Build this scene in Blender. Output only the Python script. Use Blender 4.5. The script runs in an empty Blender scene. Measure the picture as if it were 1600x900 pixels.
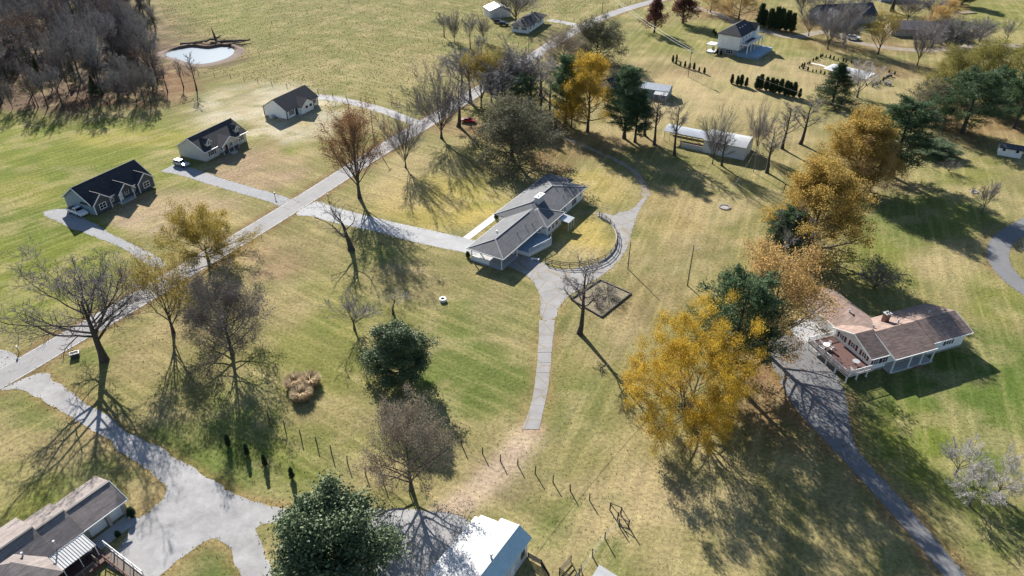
import bpy, bmesh, math, random
import numpy as np
from mathutils import Vector, Matrix

# ------------------------------------------------------------------ camera, world, sun, exposure
scene = bpy.context.scene
CAM_H, FOC, PITCH = 80.0, 1110.0, math.radians(34)
cam_data = bpy.data.cameras.new("camera")
cam = bpy.data.objects.new("camera", cam_data)
scene.collection.objects.link(cam)
cam.location = (0, 0, CAM_H)
cam.rotation_euler = (math.radians(90) - PITCH, 0, 0)
cam_data.sensor_width = 36.0
cam_data.lens = 36.0 * FOC / 1600.0
cam_data.clip_start = 1.0
cam_data.clip_end = 8000.0
scene.camera = cam
scene.render.resolution_x, scene.render.resolution_y = 1024, 576

SUN_EL, SUN_AZ = math.radians(27.4), math.radians(112.0)     # azimuth counted from +X towards +Y
world = bpy.data.worlds.new("World")
scene.world = world
world.use_nodes = True
wn = world.node_tree
for n in list(wn.nodes): wn.nodes.remove(n)
sky = wn.nodes.new("ShaderNodeTexSky")
sky.sky_type = 'NISHITA'
sky.sun_disc = False
sky.sun_elevation = SUN_EL
sky.sun_rotation = math.radians(90) - SUN_AZ
sky.air_density = 1.0; sky.dust_density = 0.4; sky.ozone_density = 2.5
bg = wn.nodes.new("ShaderNodeBackground"); bg.inputs[1].default_value = 0.063
wo = wn.nodes.new("ShaderNodeOutputWorld")
wn.links.new(sky.outputs[0], bg.inputs[0]); wn.links.new(bg.outputs[0], wo.inputs[0])

sun_data = bpy.data.lights.new("sun", 'SUN')
sun_data.energy = 5.0
sun_data.angle = math.radians(0.55)
sun_data.color = (1.0, 0.955, 0.89)
sun = bpy.data.objects.new("sun", sun_data)
scene.collection.objects.link(sun)
sd = Vector((math.cos(SUN_EL)*math.cos(SUN_AZ), math.cos(SUN_EL)*math.sin(SUN_AZ), math.sin(SUN_EL)))
sun.rotation_euler = sd.to_track_quat('Z', 'Y').to_euler()

scene.view_settings.view_transform = 'Standard'
scene.view_settings.look = 'None'
scene.view_settings.gamma = 1.0
scene.view_settings.use_curve_mapping = False
scene.view_settings.exposure = 1.24

random.seed(7)
R = np.random.default_rng(7)
COL = scene.collection
PI = math.pi

# ------------------------------------------------------------------ helpers
SN, CS = math.sin(PITCH), math.cos(PITCH)
def G(x, y, z=0.0):
    """ground position (metres) of a spot measured on the photograph"""
    v = (y-450)/FOC; u = (x-800)/FOC
    t = (CAM_H-z)/(SN+CS*v)
    return (u*t, t*(CS-v*SN))
def tag(o, label=None, cat=None, group=None, kind=None):
    if label: o['label'] = label
    if cat: o['category'] = cat
    if group: o['group'] = group
    if kind: o['kind'] = kind
    return o
def empty(name, loc, rz=0.0, label=None, cat=None, group=None):
    o = bpy.data.objects.new(name, None)
    o.empty_display_size = 0.5
    o.location = (loc[0], loc[1], loc[2] if len(loc) > 2 else 0.0)
    o.rotation_euler = (0, 0, rz)
    COL.objects.link(o)
    return tag(o, label, cat, group)
def link(name, mesh, parent=None, loc=None):
    o = bpy.data.objects.new(name, mesh)
    COL.objects.link(o)
    if parent is not None: o.parent = parent
    if loc is not None: o.location = loc
    return o
def copy_tree(o, parent=None):
    c = o.copy(); COL.objects.link(c)
    c.parent = parent
    for ch in o.children: copy_tree(ch, c)
    return c
class MB:
    def __init__(s): s.v = []; s.f = []; s.m = []
    def add(s, vs, fs, m=0):
        b = len(s.v); s.v += [tuple(p) for p in vs]
        for f in fs: s.f.append([b+i for i in f]); s.m.append(m)
        return s
    def box(s, x0, x1, y0, y1, z0, z1, m=0):
        vs = [(x, y, z) for z in (z0, z1) for x, y in ((x0, y0), (x1, y0), (x1, y1), (x0, y1))]
        return s.add(vs, [(3,2,1,0),(4,5,6,7),(0,1,5,4),(1,2,6,5),(2,3,7,6),(3,0,4,7)], m)
    def prism(s, poly, z0, z1, m=0):
        n = len(poly)
        vs = [(x, y, z0) for x, y in poly]+[(x, y, z1) for x, y in poly]
        fs = [tuple(range(n-1, -1, -1)), tuple(range(n, 2*n))]+[(i, (i+1) % n, n+(i+1) % n, n+i) for i in range(n)]
        return s.add(vs, fs, m)
    def slab(s, pts, th, m=0):
        n = len(pts)
        vs = [(x, y, z-th) for x, y, z in pts]+list(pts)
        fs = [tuple(range(n-1, -1, -1)), tuple(range(n, 2*n))]+[(i, (i+1) % n, n+(i+1) % n, n+i) for i in range(n)]
        return s.add(vs, fs, m)
    def beam(s, p, q, w, h=None, m=0):
        h = w if h is None else h
        p, q = Vector(p), Vector(q); d = (q-p).normalized()
        up = Vector((0, 0, 1)) if abs(d.z) < 0.9 else Vector((1, 0, 0))
        a = d.cross(up).normalized(); b = a.cross(d).normalized()
        vs = [c+a*sx*w/2+b*sy*h/2 for c in (p, q) for sx, sy in ((-1,-1),(1,-1),(1,1),(-1,1))]
        return s.add(vs, [(3,2,1,0),(4,5,6,7),(0,1,5,4),(1,2,6,5),(2,3,7,6),(3,0,4,7)], m)
    def tube(s, pts, rads, n=8, m=0, cap=True):
        pts = [Vector(p) for p in pts]; rings = []
        for i, p in enumerate(pts):
            d = (pts[min(i+1, len(pts)-1)]-pts[max(i-1, 0)]).normalized()
            up = Vector((0, 0, 1)) if abs(d.z) < 0.9 else Vector((1, 0, 0))
            a = d.cross(up).normalized(); b = a.cross(d).normalized()
            rings.append([p+(a*math.cos(2*PI*k/n)+b*math.sin(2*PI*k/n))*rads[i] for k in range(n)])
        vs = [v for r in rings for v in r]; fs = []
        for i in range(len(pts)-1):
            for k in range(n):
                fs.append((i*n+k, i*n+(k+1) % n, (i+1)*n+(k+1) % n, (i+1)*n+k))
        if cap: fs += [tuple(range(n-1, -1, -1)), tuple(range((len(pts)-1)*n, len(pts)*n))]
        return s.add(vs, fs, m)
    def mesh(s, name, mats, smooth=False):
        me = bpy.data.meshes.new(name)
        me.from_pydata(s.v, [], s.f)
        for mt in (mats if isinstance(mats, (list, tuple)) else [mats]): me.materials.append(mt)
        if any(s.m): me.polygons.foreach_set('material_index', s.m)
        bm = bmesh.new(); bm.from_mesh(me); bmesh.ops.recalc_face_normals(bm, faces=bm.faces); bm.to_mesh(me); bm.free()
        if smooth: me.polygons.foreach_set('use_smooth', [True]*len(me.polygons))
        me.update(); return me
    def build(s, name, mats, parent=None, loc=None, smooth=False):
        return link(name, s.mesh(name, mats, smooth), parent, loc)

# ---- procedural materials
def nodes(name):
    m = bpy.data.materials.new(name); m.use_nodes = True
    nt = m.node_tree
    return m, nt, nt.nodes['Principled BSDF']
def mat(name, col, rough=0.8, var=0.15, scale=1.5, bump=0.0, bscale=None, metal=0.0, spec=None, detail=6):
    m, nt, b = nodes(name)
    tc = nt.nodes.new('ShaderNodeTexCoord')
    nz = nt.nodes.new('ShaderNodeTexNoise'); nz.inputs['Scale'].default_value = scale; nz.inputs['Detail'].default_value = detail
    nz.inputs['Roughness'].default_value = 0.7
    nt.links.new(tc.outputs['Object'], nz.inputs['Vector'])
    rp = nt.nodes.new('ShaderNodeValToRGB')
    rp.color_ramp.elements[0].position = 0.3; rp.color_ramp.elements[1].position = 0.7
    rp.color_ramp.elements[0].color = tuple(c*(1-var) for c in col)+(1,)
    rp.color_ramp.elements[1].color = tuple(min(1, c*(1+var)) for c in col)+(1,)
    nt.links.new(nz.outputs['Fac'], rp.inputs[0]); nt.links.new(rp.outputs[0], b.inputs['Base Color'])
    b.inputs['Roughness'].default_value = rough; b.inputs['Metallic'].default_value = metal
    if spec is not None: b.inputs['Specular IOR Level'].default_value = spec
    if bump:
        n2 = nt.nodes.new('ShaderNodeTexNoise'); n2.inputs['Scale'].default_value = bscale or scale*4; n2.inputs['Detail'].default_value = 5
        nt.links.new(tc.outputs['Object'], n2.inputs['Vector'])
        bp = nt.nodes.new('ShaderNodeBump'); bp.inputs['Strength'].default_value = bump; bp.inputs['Distance'].default_value = 0.1
        nt.links.new(n2.outputs['Fac'], bp.inputs['Height']); nt.links.new(bp.outputs[0], b.inputs['Normal'])
    return m
def shingle(name, col, var=0.3):
    m, nt, b = nodes(name)
    tc = nt.nodes.new('ShaderNodeTexCoord')
    br = nt.nodes.new('ShaderNodeTexBrick')
    br.inputs['Scale'].default_value = 1.0
    br.inputs['Brick Width'].default_value = 0.9; br.inputs['Row Height'].default_value = 0.16
    br.inputs['Mortar Size'].default_value = 0.012; br.inputs['Bias'].default_value = 0.0
    br.inputs['Color1'].default_value = tuple(c*(1-var) for c in col)+(1,)
    br.inputs['Color2'].default_value = tuple(c*(1+var) for c in col)+(1,)
    br.inputs['Mortar'].default_value = tuple(c*0.55 for c in col)+(1,)
    nt.links.new(tc.outputs['Object'], br.inputs['Vector'])
    nz = nt.nodes.new('ShaderNodeTexNoise'); nz.inputs['Scale'].default_value = 0.5; nz.inputs['Detail'].default_value = 8; nz.inputs['Roughness'].default_value = 0.75
    nt.links.new(tc.outputs['Object'], nz.inputs['Vector'])
    mp = nt.nodes.new('ShaderNodeMapRange'); mp.inputs['From Min'].default_value = 0.3; mp.inputs['From Max'].default_value = 0.7
    mp.inputs['To Min'].default_value = 0.75; mp.inputs['To Max'].default_value = 1.25
    nt.links.new(nz.outputs['Fac'], mp.inputs['Value'])
    mx = nt.nodes.new('ShaderNodeMix'); mx.data_type = 'RGBA'; mx.blend_type = 'MULTIPLY'; mx.inputs['Factor'].default_value = 1
    nt.links.new(br.outputs['Color'], mx.inputs['A']); nt.links.new(mp.outputs[0], mx.inputs['B'])
    nt.links.new(mx.outputs['Result'], b.inputs['Base Color'])
    b.inputs['Roughness'].default_value = 0.85
    return m
def siding(name, col, pitch=0.2, var=0.06):
    m, nt, b = nodes(name)
    tc = nt.nodes.new('ShaderNodeTexCoord')
    sp = nt.nodes.new('ShaderNodeSeparateXYZ'); nt.links.new(tc.outputs['Object'], sp.inputs[0])
    mu = nt.nodes.new('ShaderNodeMath'); mu.operation = 'DIVIDE'; mu.inputs[1].default_value = pitch
    nt.links.new(sp.outputs['Z'], mu.inputs[0])
    fr = nt.nodes.new('ShaderNodeMath'); fr.operation = 'FRACT'; nt.links.new(mu.outputs[0], fr.inputs[0])
    bp = nt.nodes.new('ShaderNodeBump'); bp.inputs['Strength'].default_value = 0.5; bp.inputs['Distance'].default_value = 0.03
    nt.links.new(fr.outputs[0], bp.inputs['Height']); nt.links.new(bp.outputs[0], b.inputs['Normal'])
    nz = nt.nodes.new('ShaderNodeTexNoise'); nz.inputs['Scale'].default_value = 0.8; nz.inputs['Detail'].default_value = 7
    nt.links.new(tc.outputs['Object'], nz.inputs['Vector'])
    rp = nt.nodes.new('ShaderNodeValToRGB')
    rp.color_ramp.elements[0].position = 0.3; rp.color_ramp.elements[1].position = 0.7
    rp.color_ramp.elements[0].color = tuple(c*(1-var) for c in col)+(1,)
    rp.color_ramp.elements[1].color = tuple(min(1, c*(1+var)) for c in col)+(1,)
    nt.links.new(nz.outputs['Fac'], rp.inputs[0]); nt.links.new(rp.outputs[0], b.inputs['Base Color'])
    b.inputs['Roughness'].default_value = 0.6
    return m
def leafmat(name, cols, trans=0.35, rough=0.75, spec=0.12):
    """cols: ramp colours over the per-leaf attribute 'tint'"""
    m = bpy.data.materials.new(name); m.use_nodes = True; nt = m.node_tree
    b = nt.nodes['Principled BSDF']; out = nt.nodes['Material Output']
    at = nt.nodes.new('ShaderNodeAttribute'); at.attribute_name = 'tint'
    rp = nt.nodes.new('ShaderNodeValToRGB')
    el = rp.color_ramp.elements
    while len(el) < len(cols): el.new(0.5)
    for i, c in enumerate(cols):
        el[i].position = i/(len(cols)-1); el[i].color = tuple(c)+(1,)
    nt.links.new(at.outputs['Fac'], rp.inputs[0]); nt.links.new(rp.outputs[0], b.inputs['Base Color'])
    b.inputs['Roughness'].default_value = rough; b.inputs['Specular IOR Level'].default_value = spec
    tr = nt.nodes.new('ShaderNodeBsdfTranslucent'); nt.links.new(rp.outputs[0], tr.inputs[0])
    mx = nt.nodes.new('ShaderNodeMixShader'); mx.inputs[0].default_value = trans
    nt.links.new(b.outputs[0], mx.inputs[1]); nt.links.new(tr.outputs[0], mx.inputs[2])
    nt.links.new(mx.outputs[0], out.inputs['Surface'])
    return m

M = {}
M['white'] = mat('white_paint', (0.74, 0.74, 0.72), 0.5, 0.05)
M['white_siding'] = siding('white_siding', (0.80, 0.80, 0.79))
M['tan_siding'] = siding('tan_siding', (0.58, 0.55, 0.50))
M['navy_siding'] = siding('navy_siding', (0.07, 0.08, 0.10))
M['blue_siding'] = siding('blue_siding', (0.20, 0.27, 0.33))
M['beige_siding'] = siding('beige_siding', (0.42, 0.36, 0.31))
M['stone'] = mat('foundation_stone', (0.30, 0.27, 0.24), 0.9, 0.3, 3)
M['roof_black'] = shingle('black_shingle', (0.030, 0.032, 0.038))
M['roof_dark'] = shingle('charcoal_shingle', (0.045, 0.042, 0.045))
M['roof_grey'] = shingle('grey_shingle', (0.110, 0.114, 0.120), 0.2)
M['roof_brown'] = shingle('brown_shingle', (0.255, 0.176, 0.142))
M['roof_taupe'] = shingle('taupe_shingle', (0.225, 0.188, 0.170), 0.2)
M['roof_slate'] = shingle('slate_shingle', (0.06, 0.062, 0.075))
M['metal_white'] = mat('white_metal_roof', (0.44, 0.44, 0.43), 0.5, 0.14, 0.45)
M['metal_grey'] = mat('grey_metal_roof', (0.46, 0.48, 0.50), 0.4, 0.10, 0.6, metal=0.3)
M['metal_teal'] = mat('pale_blue_metal', (0.50, 0.62, 0.64), 0.4, 0.06, 0.8)
M['metal_wall'] = mat('pale_metal_wall', (0.55, 0.57, 0.58), 0.5, 0.1, 0.5)
M['glass'] = mat('window_glass', (0.015, 0.018, 0.022), 0.08, 0.2, 0.6)
M['black'] = mat('black_paint', (0.015, 0.015, 0.017), 0.5, 0.2)
M['darkmetal'] = mat('dark_metal', (0.04, 0.04, 0.045), 0.45, 0.2)
M['shutter'] = mat('maroon_shutter', (0.10, 0.025, 0.03), 0.6, 0.1)
M['dark_shutter'] = mat('dark_shutter', (0.03, 0.035, 0.04), 0.6, 0.1)
M['deck'] = mat('brown_deck', (0.11, 0.055, 0.045), 0.8, 0.25, 4)
M['deck_blue'] = mat('blue_grey_deck', (0.22, 0.32, 0.40), 0.7, 0.2, 2)
M['wood'] = mat('weathered_wood', (0.17, 0.14, 0.115), 0.9, 0.3, 5)
M['wood_dark'] = mat('dark_wood', (0.06, 0.05, 0.045), 0.9, 0.3, 5)
M['concrete'] = mat('concrete', (0.40, 0.40, 0.39), 0.9, 0.14, 0.9, 0.1)
M['rubber'] = mat('rubber', (0.02, 0.02, 0.02), 0.9, 0.1)
M['brick'] = mat('brown_brick', (0.20, 0.11, 0.08), 0.9, 0.3, 6)
M['grey_brick'] = mat('painted_chimney', (0.5, 0.5, 0.5), 0.8, 0.2, 4)
M['bark'] = mat('grey_bark', (0.105, 0.090, 0.080), 0.95, 0.35, 3, 0.5, 8)
M['bark_dark'] = mat('dark_bark', (0.060, 0.050, 0.045), 0.95, 0.35, 3, 0.5, 8)
M['bark_pale'] = mat('pale_bark', (0.44, 0.41, 0.385), 0.9, 0.2, 3)
M['twig'] = mat('twig_bark', (0.185, 0.165, 0.158), 0.95, 0.25, 2)
M['twig_warm'] = mat('warm_twig_bark', (0.19, 0.135, 0.10), 0.95, 0.25, 2)
M['twig_grey'] = mat('grey_twig_bark', (0.24, 0.225, 0.215), 0.95, 0.25, 2)
M['car_white'] = mat('white_car_paint', (0.75, 0.76, 0.77), 0.2, 0.03)
M['car_silver'] = mat('silver_car_paint', (0.42, 0.46, 0.50), 0.22, 0.05, metal=0.5)
M['car_black'] = mat('black_car_paint', (0.02, 0.02, 0.024), 0.2, 0.05)
M['car_red'] = mat('red_paint', (0.35, 0.015, 0.02), 0.35, 0.1)
M['chrome'] = mat('chrome', (0.6, 0.6, 0.6), 0.2, 0.05, metal=1.0)
M['lamp'] = mat('lamp_lens', (0.7, 0.7, 0.65), 0.2, 0.05)
M['wire'] = mat('wire', (0.22, 0.22, 0.23), 0.5, 0.05)

# ------------------------------------------------------------------ ground
_lat = np.random.default_rng(3).random((256, 256))
def vnoise(x, y, s, ox=0.0):
    x = np.asarray(x)/s+ox; y = np.asarray(y)/s+ox*1.7
    xi = np.floor(x).astype(int); yi = np.floor(y).astype(int)
    fx = x-xi; fy = y-yi
    fx = fx*fx*(3-2*fx); fy = fy*fy*(3-2*fy)
    g = lambda a, b: _lat[a % 256, b % 256]
    return (g(xi, yi)*(1-fx)+g(xi+1, yi)*fx)*(1-fy)+(g(xi, yi+1)*(1-fx)+g(xi+1, yi+1)*fx)*fy
def fbm(x, y, s, ox=0.0, n=4):
    r = 0; a = 0.5
    for i in range(n): r = r+a*vnoise(x, y, s/2**i, ox+i*13.7); a *= 0.5
    return r/(1-0.5**n)
def sstep(a, b, x):
    t = np.clip((x-a)/(b-a), 0, 1); return t*t*(3-2*t)
GREEN = (0.088, 0.130, 0.026); LIME = (0.145, 0.166, 0.028); YEL = (0.40, 0.305, 0.095)
OLIVE = (0.182, 0.168, 0.060); TAN = (0.270, 0.208, 0.108); STRAW = (0.365, 0.285, 0.150)
LITTER = (0.170, 0.088, 0.048); DIRT = (0.270, 0.190, 0.125); PALE = (0.420, 0.370, 0.260)
DEEP = (0.070, 0.105, 0.028); RUST = (0.190, 0.120, 0.070)
# patches of grass and soil: centre and half size on the photograph, colour, strength
PATCH = [
 (100,250,260,90,LIME,.95),(60,420,140,110,LIME,.95),(30,330,90,60,GREEN,.4),(250,220,80,22,LIME,.7),(330,160,60,22,OLIVE,.5),
 (40,300,60,25,YEL,.25),(200,215,120,14,YEL,.3),
 (270,330,115,40,(.31,.235,.14),.97),(215,350,60,18,(.33,.25,.16),.85),(330,345,60,20,YEL,.35),(395,262,88,34,(.29,.205,.13),.97),(440,240,50,28,TAN,.8),(460,232,24,16,LIME,.8),
 (240,300,60,12,TAN,.5),(285,240,40,10,STRAW,.4),
 (370,165,70,28,PALE,.55),(440,185,60,25,PALE,.45),(540,190,70,25,STRAW,.55),(330,150,40,12,GREEN,.5),(520,205,50,14,LIME,.4),(410,150,40,15,PALE,.4),
 (600,70,420,110,OLIVE,.85),(450,60,120,60,OLIVE,.5),(600,110,160,25,STRAW,.25),(420,120,80,20,TAN,.3),(340,20,90,40,LIME,.25),(700,100,80,20,TAN,.3),
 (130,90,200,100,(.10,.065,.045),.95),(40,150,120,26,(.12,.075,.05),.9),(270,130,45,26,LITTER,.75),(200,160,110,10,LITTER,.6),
 (315,85,72,22,(0.11,.07,.05),.9),(345,68,45,9,(0.08,.05,.035),.9),
 (470,420,90,60,TAN,.6),(440,410,55,30,(.25,.17,.10),.85),(410,405,25,10,STRAW,.6),(420,470,50,40,TAN,.4),(560,470,110,60,LIME,.4),(500,560,120,70,LIME,.45),
 (640,440,90,40,TAN,.5),(600,400,60,18,GREEN,.35),(710,440,60,24,OLIVE,.5),(690,318,105,42,YEL,.95),(620,300,60,30,STRAW,.55),(640,260,50,25,STRAW,.45),
 (740,300,45,25,LIME,.35),(740,560,120,100,GREEN,.6),(790,500,60,50,TAN,.4),(700,620,90,60,GREEN,.35),(640,480,70,30,OLIVE,.4),(470,640,60,30,TAN,.35),
 (600,640,50,40,TAN,.25),(760,750,60,45,DIRT,.6),(720,790,60,30,STRAW,.5),(800,700,40,30,STRAW,.5),(860,540,18,18,DIRT,.7),(930,590,90,70,OLIVE,.5),
 (900,520,60,40,GREEN,.45),(900,640,60,50,GREEN,.4),(960,520,80,50,TAN,.55),(1010,470,70,40,RUST,.35),(1040,400,90,50,TAN,.6),(1050,330,80,40,(.30,.225,.10),.7),(990,370,60,30,LIME,.25),
 (910,370,42,28,YEL,.8),(885,395,50,14,STRAW,.5),(930,290,55,30,YEL,.55),(900,300,40,20,STRAW,.4),(1120,325,70,24,STRAW,.55),
 (860,250,40,25,LITTER,.55),(940,225,110,22,LITTER,.45),(840,205,50,25,LITTER,.6),(770,210,50,20,LITTER,.4),(720,200,50,16,RUST,.6),(700,225,40,15,STRAW,.4),
 (1000,150,120,70,STRAW,.65),(1120,140,120,50,STRAW,.65),(1100,90,90,30,TAN,.5),(1000,80,90,30,OLIVE,.5),(1080,60,90,26,LIME,.4),(1040,110,80,12,RUST,.4),
 (1230,120,70,40,STRAW,.6),(1300,110,90,28,TAN,.6),(1240,70,50,20,LIME,.4),(1300,85,70,12,GREEN,.3),(1400,140,70,40,STRAW,.45),(1200,220,80,40,TAN,.5),(1100,240,70,22,OLIVE,.4),
 (1380,110,90,14,LITTER,.45),(1330,70,90,16,LITTER,.5),(1250,45,60,16,LITTER,.55),(1140,20,70,14,LITTER,.6),(1430,60,70,30,RUST,.45),(1560,40,90,45,LIME,.5),(1560,60,70,16,STRAW,.35),
 (1540,190,110,38,LITTER,.6),(1440,250,70,40,STRAW,.55),(1400,300,60,18,DIRT,.45),(1500,270,70,26,LIME,.45),(1540,310,70,20,STRAW,.5),(1480,340,60,40,LIME,.55),(1550,330,50,20,GREEN,.4),
 (1400,350,80,50,GREEN,.6),(1370,420,70,50,LIME,.5),(1490,430,60,50,STRAW,.5),(1560,470,60,40,LIME,.5),(1560,380,50,16,TAN,.5),
 (1500,650,140,130,GREEN,.9),(1550,570,80,60,GREEN,.7),(1440,700,90,70,LIME,.55),(1560,800,90,90,GREEN,.5),(1350,620,60,60,DEEP,.4),(1350,830,70,70,OLIVE,.55),(1300,850,50,60,STRAW,.35),
 (1300,770,110,70,OLIVE,.4),(1210,560,70,70,LITTER,.7),(1190,640,60,50,LITTER,.6),(1250,690,70,30,LITTER,.4),(1130,740,60,40,TAN,.4),
 (1050,820,150,80,STRAW,.65),(1000,760,90,50,TAN,.75),(1060,860,60,30,OLIVE,.5),(930,730,70,45,OLIVE,.45),(870,830,40,22,GREEN,.75),(890,800,60,20,GREEN,.4),(970,880,40,30,GREEN,.6),(900,760,60,20,STRAW,.35),
 (60,700,110,60,TAN,.55),(40,650,80,30,GREEN,.5),(120,760,70,40,GREEN,.5),(30,780,60,50,LIME,.5),(225,770,24,26,STRAW,.5),(225,750,20,14,DEEP,.5),(310,880,45,35,DEEP,.7),
 (380,740,90,45,GREEN,.75),(300,700,70,40,GREEN,.5),(450,720,70,50,LIME,.4),(500,700,70,20,OLIVE,.5),(380,640,60,60,GREEN,.55),(260,620,70,40,OLIVE,.5),(130,560,50,22,GREEN,.5),
 (405,840,22,36,STRAW,.6),(560,740,70,30,STRAW,.35),(620,700,50,25,LIME,.4),(300,480,60,70,TAN,.55),(230,560,60,50,TAN,.4),(360,470,30,40,TAN,.5),
]
def pixel_of(X, Y):
    d = Y*CS+CAM_H*SN; up = Y*SN-CAM_H*CS
    return 800+FOC*X/d, 450-FOC*up/d
road_px = [(-260,725),(-120,655),(0,592),(100,534),(200,477),(300,417),(400,358),(500,296),(600,232),(660,196),(720,159),(780,121),(838,85),(880,58),(915,40),(955,22),(1010,5),(1080,-10),(1200,-28)]
def seg_dist(X, Y, pts):
    d = np.full(X.shape, 1e9)
    for (ax, ay), (bx, by) in zip(pts[:-1], pts[1:]):
        vx, vy = bx-ax, by-ay
        t = np.clip(((X-ax)*vx+(Y-ay)*vy)/(vx*vx+vy*vy), 0, 1)
        d = np.minimum(d, np.hypot(X-ax-t*vx, Y-ay-t*vy))
    return d
EDGES = [([(1200,560),(1215,590),(1242,640),(1300,700),(1370,776),(1430,845),(1477,903)],.8), ([(1322,618),(1330,680),(1345,712),(1400,770),(1450,828),(1515,905)],.6), ([(842,458),(843,500),(837,590),(816,671)],.35), ([(882,468),(867,500),(859,590),(842,671)],.45),
 ([(68,580),(130,627),(235,694),(325,746),(400,786),(520,800)],.4), ([(60,620),(150,675),(235,737),(257,760),(215,812)],.5), ([(250,896),(315,847),(337,837),(362,865),(379,900)],.45), ([(1594,357),(1560,372),(1546,395),(1556,425),(1592,450)],.45)]
def ground_colour(X, Y):
    sh = X.shape
    px, py = pixel_of(X, np.maximum(Y, 20))
    wob = np.clip(py, 150, 900)/900*70
    wx = px+(fbm(X, Y, 14, 1)-.5)*wob*1.5+(fbm(X, Y, 4, 9)-.5)*wob*.8
    wy = py+(fbm(X, Y, 14, 5)-.5)*wob*.8+(fbm(X, Y, 4, 19)-.5)*wob*.5
    n = fbm(X, Y, 22, 2)[..., None]
    c = np.array(OLIVE)*(1-n)+np.array((.225, .193, .085))*n
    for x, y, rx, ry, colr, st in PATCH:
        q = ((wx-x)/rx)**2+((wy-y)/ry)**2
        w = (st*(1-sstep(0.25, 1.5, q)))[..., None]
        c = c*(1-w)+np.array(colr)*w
    st_ = 1-sstep(.3, 1.3, ((px-430)/135)**2+((py-178)/52)**2)
    w = (st_*sstep(.42, .56, fbm(X*.6+Y*.4, Y-X*.3, 5, 63))*.95)[..., None]; c = c*(1-w)+np.array(PALE)*w
    # mottling: dormant straw tufts against green
    n2 = fbm(X, Y, 5, 31)
    w = (sstep(.50, .68, n2)*.38)[..., None]; c = c*(1-w)+np.array(STRAW)*w
    w = (sstep(.52, .70, fbm(X, Y, 7, 57))*.26)[..., None]; c = c*(1-w)+np.array(GREEN)*w
    # leaf litter along the road verge
    rd = seg_dist(X, Y, [G(*p) for p in road_px])
    w = ((1-sstep(3.0, 5.2, rd))*(.35+.5*fbm(X, Y, 6, 77)))[..., None]
    c = c*(1-w)+np.array(LITTER)*.95*w
    w = ((1-sstep(.6, 3.4, seg_dist(X, Y, [G(*p) for p in ((829,672),(812,698),(788,727),(757,757),(722,786),(690,805))])))*np.minimum(1, .7+.6*fbm(X, Y, 3, 23)))[..., None]
    c = c*(1-w)+np.array((.40, .305, .215))*w
    for line, k_ in EDGES:
        w = ((1-sstep(.4, 1.5, seg_dist(X, Y, [G(*p) for p in line])))*k_*(.4+fbm(X, Y, 5, 91)))[..., None]
        c = c*(1-w)+np.array((.26, .15, .075))*w
    return c*(0.82+0.36*fbm(X, Y, 2.6, 41)[..., None])
xs = np.concatenate([[-3500,-1800,-900,-500,-380], np.arange(-300, 301, 1.9), [380,500,900,1800,3500]])
ys = [-400.0, -100.0, 0.0, 25.0]
while ys[-1] < 430: ys.append(ys[-1]+max(0.6, 0.0055*ys[-1]))
ys = np.array(ys+[480, 560, 700, 1000, 1800, 4500])
XX, YY = np.meshgrid(xs, ys)
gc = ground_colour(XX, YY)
me = bpy.data.meshes.new('ground')
nx, ny = len(xs), len(ys)
vv = np.zeros((nx*ny, 3)); vv[:, 0] = XX.ravel(); vv[:, 1] = YY.ravel()
idx = np.arange(nx*ny).reshape(ny, nx)
ff = np.stack([idx[:-1, :-1], idx[:-1, 1:], idx[1:, 1:], idx[1:, :-1]], -1).reshape(-1, 4)
def np_mesh(name, v, f, mats, attr=None, smooth=False, matidx=None):
    me = bpy.data.meshes.new(name)
    f = np.asarray(f); k = f.shape[1]
    me.vertices.add(len(v)); me.vertices.foreach_set('co', np.ascontiguousarray(v, dtype=np.float32).ravel())
    me.loops.add(f.size); me.loops.foreach_set('vertex_index', np.ascontiguousarray(f, dtype=np.int32).ravel())
    me.polygons.add(len(f)); me.polygons.foreach_set('loop_start', np.arange(0, f.size, k, dtype=np.int32))
    for m in (mats if isinstance(mats, (list, tuple)) else [mats]): me.materials.append(m)
    if matidx is not None: me.polygons.foreach_set('material_index', np.ascontiguousarray(matidx, dtype=np.int32))
    me.update(calc_edges=True)
    if smooth: me.polygons.foreach_set('use_smooth', np.ones(len(f), dtype=bool))
    if attr is not None:
        a = me.attributes.new('tint', 'FLOAT', 'POINT'); a.data.foreach_set('value', np.ascontiguousarray(attr, dtype=np.float32))
    return me
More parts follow.
